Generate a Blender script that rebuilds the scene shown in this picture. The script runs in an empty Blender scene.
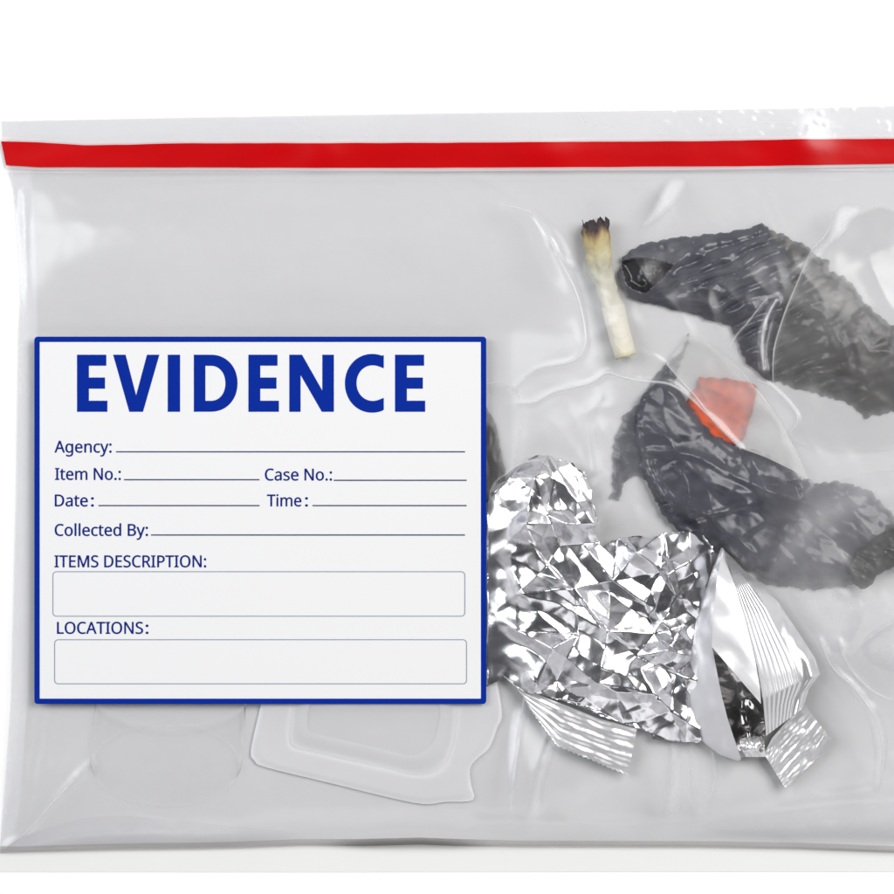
import bpy, bmesh, math, random
import numpy as np
from mathutils import Vector
from mathutils.geometry import delaunay_2d_cdt

GLYPHS = {".":[215,[[[58,43],[59,61],[64,75],[72,85],[82,92],[94,96],[107,97],[120,96],[132,92],[142,85],[151,75],[156,61],[157,43],[156,26],[151,12],[142,2],[132,-6],[120,-10],[107,-11],[94,-10],[82,-6],[72,2],[64,12],[59,26]]]],":":[215,[[[58,43],[59,61],[64,75],[72,85],[82,92],[94,96],[107,97],[120,96],[132,92],[142,85],[151,75],[156,61],[157,43],[156,26],[151,12],[142,2],[132,-6],[120,-10],[107,-11],[94,-10],[82,-6],[72,2],[64,12],[59,26]],[[58,387],[59,405],[64,419],[72,429],[82,436],[94,440],[107,441],[120,440],[132,436],[142,429],[151,419],[156,405],[157,387],[156,369],[151,355],[142,345],[132,338],[120,333],[107,332],[94,333],[82,338],[72,345],[64,355],[59,369]]]],"A":[513,[[[437,0],[368,177],[141,177],[73,0],[0,0],[224,575],[289,575],[512,0]],[[282,415],[274,438],[263,473],[255,500],[247,468],[238,438],[230,415],[165,241],[346,241]]]],"B":[521,[[[241,573],[307,569],[361,558],[404,541],[434,515],[453,478],[459,431],[457,409],[453,389],[446,371],[437,354],[424,340],[409,328],[392,317],[372,309],[350,304],[350,300],[373,295],[395,288],[415,279],[433,267],[448,253],[461,236],[470,215],[476,191],[478,163],[475,130],[467,100],[454,74],[436,52],[413,33],[385,19],[354,8],[318,2],[279,0],[78,0],[78,573]],[[256,329],[300,331],[334,339],[357,352],[372,371],[381,394],[384,423],[380,451],[369,474],[351,490],[324,502],[289,509],[245,511],[150,511],[150,329]],[[150,269],[150,61],[265,61],[311,64],[346,74],[371,91],[388,112],[398,138],[401,168],[399,188],[395,205],[388,221],[377,235],[362,247],[344,256],[321,263],[293,267],[260,269]]]],"C":[507,[[[323,517],[294,516],[266,510],[241,502],[217,490],[196,474],[178,456],[162,434],[149,410],[139,383],[131,353],[127,321],[125,286],[128,241],[135,200],[147,164],[164,132],[186,105],[213,83],[244,68],[281,58],[322,55],[347,56],[371,58],[394,62],[416,66],[438,72],[460,78],[460,15],[438,8],[416,2],[393,-2],[369,-6],[342,-7],[312,-8],[257,-4],[208,8],[166,28],[130,56],[101,90],[78,131],[62,178],[52,230],[49,287],[51,329],[57,369],[67,406],[81,440],[99,471],[120,499],[145,523],[174,543],[206,559],[242,571],[281,578],[324,581],[353,580],[381,577],[409,572],[435,565],[460,557],[482,547],[453,486],[435,494],[415,501],[394,508],[372,513],[348,516]]]],"D":[585,[[[536,292],[533,231],[521,177],[501,131],[474,91],[439,58],[399,33],[351,15],[297,4],[237,0],[78,0],[78,573],[254,573],[309,569],[359,558],[404,540],[443,516],[476,484],[502,446],[521,401],[533,350]],[[460,289],[457,337],[449,379],[435,415],[416,444],[391,469],[361,487],[327,500],[287,508],[244,511],[150,511],[150,62],[228,62],[299,68],[357,87],[402,119],[434,164],[454,220]]]],"E":[446,[[[398,0],[78,0],[78,573],[398,573],[398,509],[150,509],[150,330],[383,330],[383,268],[150,268],[150,63],[398,63]]]],"I":[272,[[[239,0],[32,0],[32,42],[99,57],[99,515],[32,531],[32,573],[239,573],[239,531],[172,515],[172,57],[239,42]]]],"L":[420,[[[78,0],[78,573],[150,573],[150,64],[400,64],[400,0]]]],"M":[727,[[[330,0],[142,502],[139,502],[140,490],[141,477],[142,461],[142,444],[143,426],[144,407],[144,387],[144,367],[144,347],[144,0],[78,0],[78,573],[184,573],[361,103],[364,103],[544,573],[650,573],[650,0],[578,0],[578,352],[578,371],[579,389],[579,408],[580,426],[580,443],[581,460],[584,501],[581,501],[390,0]]]],"N":[610,[[[532,0],[447,0],[141,476],[138,476],[139,462],[140,448],[141,432],[143,378],[144,359],[144,340],[144,320],[144,0],[78,0],[78,573],[161,573],[467,99],[470,99],[468,137],[466,193],[465,213],[464,232],[464,249],[464,573],[532,573]]]],"O":[626,[[[577,287],[576,244],[570,204],[561,166],[547,132],[531,101],[510,73],[486,49],[459,29],[428,13],[393,1],[355,-6],[314,-8],[271,-6],[232,1],[196,13],[165,29],[138,49],[114,73],[94,101],[78,132],[65,167],[56,204],[51,245],[49,288],[52,344],[62,396],[78,442],[100,482],[130,517],[166,545],[208,565],[258,577],[314,581],[369,577],[417,565],[459,545],[495,517],[524,483],[547,442],[564,396],[574,344]],[[125,287],[127,241],[134,200],[145,163],[161,131],[182,104],[207,83],[238,67],[273,58],[314,55],[354,58],[390,67],[420,83],[445,104],[465,131],[481,163],[492,200],[499,241],[501,287],[496,354],[481,411],[456,457],[421,491],[373,511],[314,518],[274,515],[238,506],[207,490],[182,469],[161,443],[145,411],[134,374],[127,333]]]],"P":[485,[[[229,573],[297,568],[352,553],[393,528],[421,495],[439,454],[444,404],[443,381],[439,358],[433,336],[423,316],[411,296],[395,278],[375,262],[351,249],[324,238],[292,230],[256,225],[216,223],[150,223],[150,0],[78,0],[78,573]],[[223,511],[150,511],[150,285],[208,285],[242,286],[272,290],[298,296],[320,306],[338,318],[352,334],[362,352],[368,375],[370,401],[366,435],[354,462],[334,484],[306,499],[269,508]]]],"R":[499,[[[236,573],[281,571],[320,565],[353,555],[381,540],[404,522],[422,500],[434,474],[442,444],[444,410],[442,381],[437,356],[427,334],[415,315],[401,298],[385,285],[367,274],[349,264],[330,257],[487,0],[403,0],[264,237],[150,237],[150,0],[78,0],[78,573]],[[232,510],[150,510],[150,298],[236,298],[278,301],[312,310],[338,325],[355,347],[366,374],[370,407],[368,430],[363,450],[355,467],[343,480],[328,491],[310,500],[287,505],[261,509]]]],"S":[440,[[[403,153],[400,121],[392,92],[378,66],[359,44],[335,26],[307,11],[274,1],[238,-6],[198,-8],[177,-8],[157,-7],[137,-5],[118,-2],[100,1],[83,4],[68,9],[54,14],[41,19],[41,88],[62,80],[86,72],[113,65],[142,59],[171,56],[201,55],[228,56],[252,60],[273,66],[290,74],[305,85],[316,98],[324,113],[329,129],[330,147],[329,164],[325,180],[318,194],[308,207],[295,218],[277,230],[255,241],[228,252],[196,265],[172,274],[151,284],[131,294],[114,305],[98,317],[85,330],[74,344],[65,359],[57,375],[52,393],[49,413],[48,435],[51,464],[58,490],[71,513],[89,533],[110,550],[136,563],[165,573],[197,579],[231,581],[262,580],[290,577],[318,572],[343,565],[367,558],[389,549],[366,487],[346,495],[325,502],[302,508],[278,513],[254,516],[229,517],[207,516],[187,513],[169,507],[155,499],[142,489],[133,478],[126,464],[122,450],[121,434],[122,416],[126,400],[133,386],[143,373],[156,362],[172,351],[193,341],[217,330],[246,318],[278,306],[307,293],[332,279],[353,264],[371,247],[385,228],[395,206],[401,181]]]],"T":[446,[[[259,0],[187,0],[187,509],[8,509],[8,573],[437,573],[437,509],[259,509]]]],"a":[450,[[[231,437],[279,433],[318,422],[347,403],[368,375],[381,338],[385,293],[385,0],[334,0],[320,61],[317,61],[304,46],[292,33],[279,22],[265,13],[250,5],[234,-1],[216,-5],[195,-7],[172,-8],[148,-7],[124,-2],[103,6],[84,16],[68,30],[55,48],[45,68],[39,92],[37,119],[43,159],[59,192],[87,219],[127,238],[179,251],[243,257],[316,259],[316,285],[313,317],[306,342],[293,359],[275,371],[253,378],[227,380],[205,379],[183,376],[163,370],[143,363],[124,355],[106,347],[84,400],[104,410],[126,419],[151,426],[177,432],[204,436]],[[252,208],[204,203],[167,195],[141,182],[124,165],[113,144],[110,119],[112,97],[120,79],[132,66],[148,56],[167,51],[188,49],[223,52],[253,62],[279,79],[299,103],[311,134],[315,172],[315,210]]]],"c":[385,[[[241,-8],[204,-5],[170,2],[139,15],[112,34],[88,58],[69,87],[55,123],[47,165],[44,213],[47,262],[56,305],[71,342],[90,372],[114,396],[142,415],[174,428],[208,435],[245,438],[267,437],[288,435],[309,431],[328,426],[344,421],[358,415],[337,356],[323,361],[308,365],[292,370],[275,373],[259,375],[244,376],[217,374],[193,368],[172,358],[155,343],[141,325],[131,303],[123,277],[119,247],[117,213],[119,181],[123,152],[131,126],[141,104],[155,86],[172,71],[191,61],[214,55],[240,53],[262,54],[283,56],[302,60],[319,65],[336,71],[351,78],[351,15],[336,8],[320,3],[304,-2],[285,-5],[264,-7]]]],"d":[493,[[[221,-8],[171,-2],[128,17],[92,48],[65,91],[49,146],[44,214],[49,282],[66,338],[93,381],[128,413],[171,432],[221,438],[243,437],[262,434],[280,429],[296,423],[310,416],[323,407],[335,397],[345,386],[354,374],[359,374],[356,405],[355,418],[355,429],[354,438],[354,609],[425,609],[425,0],[368,0],[358,58],[354,58],[345,46],[335,35],[323,24],[310,15],[296,7],[279,1],[262,-4],[242,-7]],[[232,51],[273,55],[305,67],[328,88],[343,117],[352,154],[355,200],[355,213],[352,263],[343,304],[329,336],[306,360],[274,375],[231,379],[196,374],[168,359],[146,334],[130,300],[120,260],[117,213],[120,165],[130,125],[146,93],[168,69],[197,55]]]],"e":[452,[[[234,438],[269,435],[301,427],[329,414],[354,396],[374,373],[390,346],[402,315],[409,281],[411,244],[411,201],[117,201],[122,157],[134,119],[154,90],[181,69],[215,56],[254,52],[280,53],[305,56],[327,60],[348,66],[370,73],[392,82],[392,20],[370,11],[349,4],[327,-1],[304,-5],[279,-7],[251,-8],[212,-5],[176,3],[143,17],[114,36],[90,61],[70,91],[56,126],[47,167],[44,212],[47,257],[55,297],[68,333],[86,364],[108,390],[134,411],[164,426],[198,435]],[[233,380],[202,377],[175,366],[154,348],[137,323],[125,293],[119,257],[338,257],[336,281],[333,302],[326,322],[318,338],[306,353],[292,364],[276,373],[256,378]]]],"g":[493,[[[221,438],[248,436],[273,431],[297,422],[319,409],[338,393],[355,373],[359,373],[369,430],[425,430],[425,-7],[423,-46],[416,-80],[404,-109],[388,-135],[367,-155],[341,-172],[310,-183],[274,-190],[233,-192],[202,-192],[174,-189],[147,-186],[122,-180],[99,-174],[78,-165],[78,-100],[99,-110],[123,-118],[149,-125],[177,-130],[206,-133],[237,-134],[271,-130],[300,-119],[324,-101],[341,-77],[352,-48],[355,-13],[355,4],[356,32],[358,57],[354,57],[338,37],[320,21],[299,8],[275,-1],[250,-6],[221,-8],[170,-2],[126,18],[91,51],[65,95],[49,149],[44,214],[49,278],[65,332],[91,377],[126,411],[169,431]],[[230,379],[207,376],[187,370],[169,359],[153,344],[140,326],[130,303],[123,277],[119,247],[117,213],[120,165],[130,124],[146,92],[169,68],[197,54],[232,50],[253,51],[271,53],[288,58],[303,65],[315,74],[326,85],[336,98],[343,113],[349,131],[353,151],[355,173],[356,197],[356,214],[355,251],[350,282],[343,309],[332,331],[319,348],[302,362],[281,371],[257,377]]]],"i":[207,[[[139,430],[139,0],[68,0],[68,430]],[[104,591],[115,590],[124,586],[133,580],[140,572],[144,560],[145,546],[144,532],[140,521],[133,512],[124,506],[115,502],[104,501],[93,502],[83,506],[75,512],[68,521],[64,532],[63,546],[64,560],[68,572],[75,580],[83,586],[93,590]]]],"l":[207,[[[139,0],[68,0],[68,609],[139,609]]]],"m":[750,[[[540,438],[584,434],[621,421],[649,401],[669,371],[681,330],[685,280],[685,0],[615,0],[615,277],[613,308],[606,333],[594,353],[577,367],[555,376],[528,379],[490,374],[460,362],[438,342],[423,315],[414,280],[411,237],[411,0],[342,0],[342,277],[341,298],[337,317],[332,333],[325,347],[315,359],[303,367],[289,374],[272,377],[253,379],[227,377],[204,370],[185,360],[170,347],[158,329],[150,308],[144,283],[140,255],[139,223],[139,0],[68,0],[68,430],[125,430],[136,371],[140,371],[149,385],[160,398],[173,409],[186,418],[201,425],[217,431],[233,435],[249,437],[266,438],[298,436],[325,430],[349,420],[369,406],[386,388],[398,366],[402,366],[418,388],[438,406],[461,420],[486,430],[512,436]]]],"n":[496,[[[275,438],[322,434],[361,421],[391,401],[413,371],[426,330],[431,280],[431,0],[361,0],[361,275],[358,307],[351,333],[338,353],[319,367],[295,376],[265,379],[222,374],[189,361],[166,338],[151,308],[142,269],[139,223],[139,0],[68,0],[68,430],[125,430],[136,371],[140,371],[150,385],[162,398],[175,409],[190,418],[206,425],[222,431],[239,435],[257,437]]]],"o":[485,[[[442,216],[440,181],[436,150],[428,121],[417,95],[404,71],[388,51],[369,33],[348,18],[324,7],[299,-1],[271,-6],[241,-8],[214,-6],[188,-1],[163,7],[140,18],[119,33],[100,51],[84,71],[70,95],[59,121],[51,150],[46,181],[44,216],[47,261],[55,301],[68,336],[87,367],[110,392],[137,412],[169,426],[204,435],[244,438],[281,435],[316,426],[347,412],[374,392],[398,367],[417,336],[431,301],[439,261]],[[117,216],[119,184],[123,154],[130,128],[141,105],[155,86],[172,71],[192,59],[216,53],[243,51],[270,53],[294,59],[314,71],[331,86],[345,105],[356,128],[363,154],[367,184],[369,216],[367,248],[363,277],[355,303],[345,325],[331,344],[314,359],[294,370],[270,376],[242,379],[202,374],[171,359],[147,335],[130,303],[120,263]]]],"s":[384,[[[348,119],[346,92],[339,69],[327,49],[311,32],[292,18],[268,6],[241,-2],[210,-6],[176,-8],[148,-7],[122,-5],[99,-1],[78,5],[59,11],[42,19],[42,83],[60,75],[81,67],[104,60],[128,54],[153,50],[178,49],[211,51],[236,57],[256,66],[269,79],[277,94],[280,112],[279,123],[276,132],[271,141],[264,150],[253,158],[239,167],[222,176],[200,185],[174,196],[148,206],[124,217],[103,228],[84,239],[69,252],[57,266],[48,283],[43,302],[41,324],[46,358],[61,386],[85,408],[118,425],[157,435],[202,438],[228,437],[252,434],[275,430],[298,424],[319,417],[339,409],[315,353],[297,360],[278,366],[258,372],[238,377],[218,379],[197,380],[171,379],[149,374],[131,366],[118,356],[111,343],[108,328],[109,317],[113,307],[119,298],[127,290],[139,282],[154,274],[172,266],[193,256],[219,246],[245,236],[268,226],[289,215],[306,203],[321,191],[333,176],[341,159],[346,140]]]],"t":[290,[[[212,50],[222,50],[233,51],[245,53],[255,54],[264,56],[272,59],[272,5],[263,1],[253,-2],[240,-4],[226,-6],[213,-8],[200,-8],[178,-7],[157,-3],[138,4],[120,13],[104,27],[91,44],[82,66],[76,93],[74,125],[74,375],[13,375],[13,409],[75,437],[103,528],[144,528],[144,430],[269,430],[269,375],[144,375],[144,127],[146,103],[153,83],[163,69],[177,58],[193,52]]]],"y":[409,[[[1,430],[76,430],[169,185],[184,144],[188,130],[193,117],[196,105],[200,92],[203,80],[205,68],[209,68],[212,83],[217,100],[224,121],[231,142],[238,164],[245,186],[333,430],[409,430],[224,-59],[213,-85],[201,-108],[188,-130],[173,-148],[157,-164],[138,-176],[117,-185],[94,-191],[67,-192],[55,-192],[44,-192],[34,-190],[9,-186],[9,-130],[30,-133],[38,-134],[47,-135],[56,-135],[72,-134],[86,-131],[99,-126],[110,-118],[121,-110],[130,-99],[138,-87],[145,-73],[152,-59],[174,-2]]]]," ":[208,[]]}

random.seed(7)
RNG = np.random.default_rng(11)
SC = bpy.context.scene
COL = SC.collection
S = 0.00028            # metres per picture unit on the table
CAMZ = 0.90            # camera height above the table, metres
C0 = 447.0
MM = 0.001

# ------------------------------------------------------------------ helpers
def P(x, y, h=0.0):
    """table position (units) + height in mm -> world; arrays welcome"""
    z = np.asarray(h, float) * MM
    k = (CAMZ - z) / CAMZ
    X = (np.asarray(x, float) - C0) * S * k
    Y = -(np.asarray(y, float) - C0) * S * k
    return np.stack(np.broadcast_arrays(X, Y, z), -1)

def mesh_obj(name, V, F, mat, parent=None, smooth=True, attrs=None):
    me = bpy.data.meshes.new(name)
    me.from_pydata(np.asarray(V).tolist(), [], [list(f) for f in F])
    if smooth:
        me.polygons.foreach_set('use_smooth', [True] * len(me.polygons))
    for k, a in (attrs or {}).items():
        a = np.asarray(a, np.float32)
        at = me.attributes.new(k, 'FLOAT', 'POINT')
        at.data.foreach_set('value', a)
    me.update()
    o = bpy.data.objects.new(name, me)
    COL.objects.link(o)
    if mat: me.materials.append(mat)
    if parent: o.parent = parent
    return o

def thing(name, label, cat, at=(0, 0), group=None):
    o = bpy.data.objects.new(name, None)
    COL.objects.link(o)
    o.empty_display_size = 0.01
    o['label'] = label; o['category'] = cat
    if group: o['group'] = group
    return o

def tag(o, label, cat, group=None):
    o['label'] = label; o['category'] = cat
    if group: o['group'] = group
    return o

# value / gradient noise, vectorised
_perm = RNG.permutation(256); _perm = np.concatenate([_perm, _perm, _perm])
_ang = RNG.random(256) * 2 * np.pi
_gx, _gy = np.cos(_ang), np.sin(_ang)
def noise(x, y, seed=0):
    x = np.asarray(x, float) + seed * 17.31; y = np.asarray(y, float) + seed * 9.77
    xi = np.floor(x).astype(int); yi = np.floor(y).astype(int)
    xf = x - xi; yf = y - yi
    xi &= 255; yi &= 255
    u = xf ** 3 * (xf * (xf * 6 - 15) + 10); v = yf ** 3 * (yf * (yf * 6 - 15) + 10)
    def g(a, b, dx, dy):
        h = _perm[_perm[(xi + a) & 255] + ((yi + b) & 255)] & 255
        return _gx[h] * dx + _gy[h] * dy
    n0 = g(0, 0, xf, yf) * (1 - u) + g(1, 0, xf - 1, yf) * u
    n1 = g(0, 1, xf, yf - 1) * (1 - u) + g(1, 1, xf - 1, yf - 1) * u
    return (n0 * (1 - v) + n1 * v) * 1.4
def fbm(x, y, seed=0, o=3):
    r = 0; a = 1.0; f = 1.0
    for i in range(o):
        r = r + a * noise(x * f, y * f, seed + i * 3.1); a *= .5; f *= 2.03
    return r
def ridged(x, y, seed=0):
    return 1 - np.abs(noise(x, y, seed)) * 1.8
def rot(x, y, deg):
    a = math.radians(deg); c, s = math.cos(a), math.sin(a)
    return x * c + y * s, -x * s + y * c
def sstep(a, b, x):
    t = np.clip((x - a) / (b - a), 0, 1)
    return t * t * (3 - 2 * t)

def smooth_line(pts, n=8, closed=False):
    p = np.array(pts, float); m = len(p); out = []
    rng = range(m if closed else m - 1)
    for i in rng:
        if closed: a, b, c, d = p[(i - 1) % m], p[i], p[(i + 1) % m], p[(i + 2) % m]
        else: a, b, c, d = p[max(i - 1, 0)], p[i], p[i + 1], p[min(i + 2, m - 1)]
        for t in np.arange(n) / n:
            out.append(.5 * ((2 * b) + (c - a) * t + (2 * a - 5 * b + 4 * c - d) * t * t + (3 * b - a - 3 * c + d) * t ** 3))
    if not closed: out.append(p[-1])
    return np.array(out)

def resample(pts, step, closed=True):
    p = np.array(pts, float)
    if closed: p = np.vstack([p, p[:1]])
    seg = np.hypot(*np.diff(p[:, :2], axis=0).T); L = np.concatenate([[0], np.cumsum(seg)])
    n = max(3, int(L[-1] / step))
    t = np.linspace(0, L[-1], n + 1)
    out = np.stack([np.interp(t, L, p[:, i]) for i in range(p.shape[1])], 1)
    return out[:-1] if closed else out

def dist_poly(x, y, pts, closed=False):
    p = np.array(pts, float)[:, :2]
    if closed: p = np.vstack([p, p[:1]])
    x = np.asarray(x, float); y = np.asarray(y, float)
    d = np.full(x.shape, 1e9)
    for (ax, ay), (bx, by) in zip(p[:-1], p[1:]):
        vx, vy = bx - ax, by - ay; l2 = vx * vx + vy * vy + 1e-9
        t = np.clip(((x - ax) * vx + (y - ay) * vy) / l2, 0, 1)
        d = np.minimum(d, (x - ax - t * vx) ** 2 + (y - ay - t * vy) ** 2)
    return np.sqrt(d)

def inside(x, y, pts):
    p = np.array(pts, float)[:, :2]; x = np.asarray(x, float); y = np.asarray(y, float)
    r = np.zeros(x.shape, bool); j = len(p) - 1
    for i in range(len(p)):
        xi, yi = p[i]; xj, yj = p[j]
        c = ((yi > y) != (yj > y)) & (x < (xj - xi) * (y - yi) / (yj - yi + 1e-12) + xi)
        r ^= c; j = i
    return r

def fill_poly(outline, step):
    """triangulate an outline with a jittered interior lattice of points"""
    o = np.array(outline, float)
    x0, y0 = o.min(0); x1, y1 = o.max(0)
    gx, gy = np.meshgrid(np.arange(x0, x1, step), np.arange(y0, y1, step * .87))
    gx = gx + (np.arange(gx.shape[0]) % 2)[:, None] * step * .5
    gx = gx + RNG.uniform(-.2, .2, gx.shape) * step; gy = gy + RNG.uniform(-.2, .2, gy.shape) * step
    gx = gx.ravel(); gy = gy.ravel()
    m = inside(gx, gy, o)
    gx, gy = gx[m], gy[m]
    m = dist_poly(gx, gy, o, True) > step * .55
    pts = np.vstack([o, np.stack([gx[m], gy[m]], 1)])
    n = len(o)
    r = delaunay_2d_cdt([Vector(q) for q in pts.tolist()], [(i, (i + 1) % n) for i in range(n)], [], 1, 1e-6)
    v = np.array([list(q) for q in r[0]])
    F = r[2]
    out = []
    for f in F:
        a, b, c = v[f[0]], v[f[1]], v[f[2]]
        if (b[0] - a[0]) * (c[1] - a[1]) - (b[1] - a[1]) * (c[0] - a[0]) > 0: f = [f[0], f[2], f[1]]
        out.append(list(f))
    return v, out

def jag(outline, step, amp, seed, amp2=0):
    o = resample(outline, step)
    t = np.roll(o, -1, 0) - np.roll(o, 1, 0); t /= (np.hypot(*t.T)[:, None] + 1e-9)
    nrm = np.stack([t[:, 1], -t[:, 0]], 1)
    k = RNG.uniform(-1, 1, len(o)) * amp * .3 + noise(o[:, 0] / 7, o[:, 1] / 7, seed) * amp * 1.5 + noise(o[:, 0] / 22, o[:, 1] / 22, seed + 5) * amp2
    return o + nrm * k[:, None]

# raster of what lies in the bag (2 units a cell) so that the film drapes over it
RX0, RY0, RW, RH, RC = -20, 90, 600, 400, 2.0
RAS = np.zeros((RH, RW))
def splat(x, y, h):
    i = np.clip(((np.asarray(x) - RX0) / RC).astype(int), 0, RW - 1)
    j = np.clip(((np.asarray(y) - RY0) / RC).astype(int), 0, RH - 1)
    np.maximum.at(RAS, (j, i), np.asarray(h))
def sample(R, x, y):
    fx = np.clip((np.asarray(x, float) - RX0) / RC - .5, 0, RW - 1.001); fy = np.clip((np.asarray(y, float) - RY0) / RC - .5, 0, RH - 1.001)
    i = fx.astype(int); j = fy.astype(int); a = fx - i; b = fy - j
    return (R[j, i] * (1 - a) + R[j, i + 1] * a) * (1 - b) + (R[j + 1, i] * (1 - a) + R[j + 1, i + 1] * a) * b
def maxf(R, k):
    for _ in range(k):
        Q = R.copy()
        for dj, di in ((0, 1), (0, -1), (1, 0), (-1, 0)):
            Q = np.maximum(Q, np.roll(np.roll(R, dj, 0), di, 1))
        R = Q
    return R
def blur(R, k):
    for _ in range(k):
        Q = np.pad(R, 1, mode='edge')
        R = (Q[:-2, 1:-1] + Q[2:, 1:-1] + Q[1:-1, :-2] + Q[1:-1, 2:] + 4 * Q[1:-1, 1:-1]) / 8
    return R

# ------------------------------------------------------------------ materials
def new_mat(name):
    m = bpy.data.materials.new(name); m.use_nodes = True
    nt = m.node_tree; nt.nodes.clear()
    out = nt.nodes.new('ShaderNodeOutputMaterial')
    return m, nt, out
def N(nt, t, **kw):
    n = nt.nodes.new(t)
    for k, v in kw.items(): setattr(n, k, v)
    return n
def principled(name, col, rough=.5, metal=0, bump=None, spec=.5, mottle=None):
    m, nt, out = new_mat(name)
    p = N(nt, 'ShaderNodeBsdfPrincipled')
    p.inputs['Base Color'].default_value = (*col, 1); p.inputs['Roughness'].default_value = rough
    p.inputs['Metallic'].default_value = metal; p.inputs['Specular IOR Level'].default_value = spec
    nt.links.new(p.outputs[0], out.inputs[0])
    tc = N(nt, 'ShaderNodeTexCoord')
    if bump:
        sc, st, di = bump
        t = N(nt, 'ShaderNodeTexNoise'); t.inputs['Scale'].default_value = sc; t.inputs['Detail'].default_value = 4
        b = N(nt, 'ShaderNodeBump'); b.inputs['Strength'].default_value = st; b.inputs['Distance'].default_value = di
        nt.links.new(tc.outputs['Object'], t.inputs['Vector']); nt.links.new(t.outputs[0], b.inputs['Height']); nt.links.new(b.outputs[0], p.inputs['Normal'])
    if mottle:
        sc, lo, hi = mottle
        t = N(nt, 'ShaderNodeTexNoise'); t.inputs['Scale'].default_value = sc; t.inputs['Detail'].default_value = 3
        mr = N(nt, 'ShaderNodeMapRange'); mr.inputs['From Min'].default_value = .3; mr.inputs['From Max'].default_value = .7
        mr.inputs['To Min'].default_value = lo; mr.inputs['To Max'].default_value = hi
        mx = N(nt, 'ShaderNodeVectorMath', operation='SCALE'); mx.inputs[0].default_value = col
        nt.links.new(tc.outputs['Object'], t.inputs['Vector']); nt.links.new(t.outputs[0], mr.inputs['Value']); nt.links.new(mr.outputs[0], mx.inputs['Scale'])
        nt.links.new(mx.outputs[0], p.inputs['Base Color'])
    return m, nt, p

def film_mat(name, tint, haze_col, haze, rough=.12, attr=None, gloss=1.0, bump=None, transl=.35):
    """thin clear plastic: see-through, a little milky, with a sheen; 'attr' adds milkiness where it is creased"""
    m, nt, out = new_mat(name)
    tr = N(nt, 'ShaderNodeBsdfTransparent'); tr.inputs[0].default_value = (*tint, 1)
    df = N(nt, 'ShaderNodeBsdfDiffuse'); df.inputs[0].default_value = (*haze_col, 1)
    tl = N(nt, 'ShaderNodeBsdfTranslucent'); tl.inputs[0].default_value = (*haze_col, 1)
    md = N(nt, 'ShaderNodeMixShader'); md.inputs[0].default_value = transl
    nt.links.new(df.outputs[0], md.inputs[1]); nt.links.new(tl.outputs[0], md.inputs[2])
    m1 = N(nt, 'ShaderNodeMixShader'); m1.inputs[0].default_value = haze
    nt.links.new(tr.outputs[0], m1.inputs[1]); nt.links.new(md.outputs[0], m1.inputs[2])
    if attr:
        a = N(nt, 'ShaderNodeAttribute', attribute_name=attr)
        ad = N(nt, 'ShaderNodeMath', operation='ADD', use_clamp=True); ad.inputs[1].default_value = haze
        nt.links.new(a.outputs['Fac'], ad.inputs[0]); nt.links.new(ad.outputs[0], m1.inputs[0])
    gl = N(nt, 'ShaderNodeBsdfGlossy'); gl.inputs['Roughness'].default_value = rough
    lw = N(nt, 'ShaderNodeLayerWeight'); lw.inputs['Blend'].default_value = .5
    pw = N(nt, 'ShaderNodeMath', operation='POWER'); pw.inputs[1].default_value = 5
    ml = N(nt, 'ShaderNodeMath', operation='MULTIPLY_ADD', use_clamp=True); ml.inputs[1].default_value = .9; ml.inputs[2].default_value = .05 * gloss
    nt.links.new(lw.outputs['Facing'], pw.inputs[0]); nt.links.new(pw.outputs[0], ml.inputs[0])
    m2 = N(nt, 'ShaderNodeMixShader')
    nt.links.new(ml.outputs[0], m2.inputs[0]); nt.links.new(m1.outputs[0], m2.inputs[1]); nt.links.new(gl.outputs[0], m2.inputs[2])
    nt.links.new(m2.outputs[0], out.inputs[0])
    if bump:
        tc = N(nt, 'ShaderNodeTexCoord')
        sc, st, di = bump
        t = N(nt, 'ShaderNodeTexNoise'); t.inputs['Scale'].default_value = sc; t.inputs['Detail'].default_value = 2
        b = N(nt, 'ShaderNodeBump'); b.inputs['Strength'].default_value = st; b.inputs['Distance'].default_value = di
        nt.links.new(tc.outputs['Object'], t.inputs['Vector']); nt.links.new(t.outputs[0], b.inputs['Height'])
        nt.links.new(b.outputs[0], gl.inputs['Normal'])
    return m

def scrap_mat(name, col, rough, spec=.5):
    """thin opaque-to-smoky plastic with per-vertex 'alpha' and 'tone'"""
    m, nt, p = principled(name, col, rough, spec=spec)
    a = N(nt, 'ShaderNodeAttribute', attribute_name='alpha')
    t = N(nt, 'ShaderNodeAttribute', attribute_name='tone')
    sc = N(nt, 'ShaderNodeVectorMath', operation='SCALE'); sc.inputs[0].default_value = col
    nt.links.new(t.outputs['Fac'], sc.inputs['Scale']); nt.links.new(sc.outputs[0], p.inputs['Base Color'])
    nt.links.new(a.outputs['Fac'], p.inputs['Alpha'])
    return m

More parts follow.
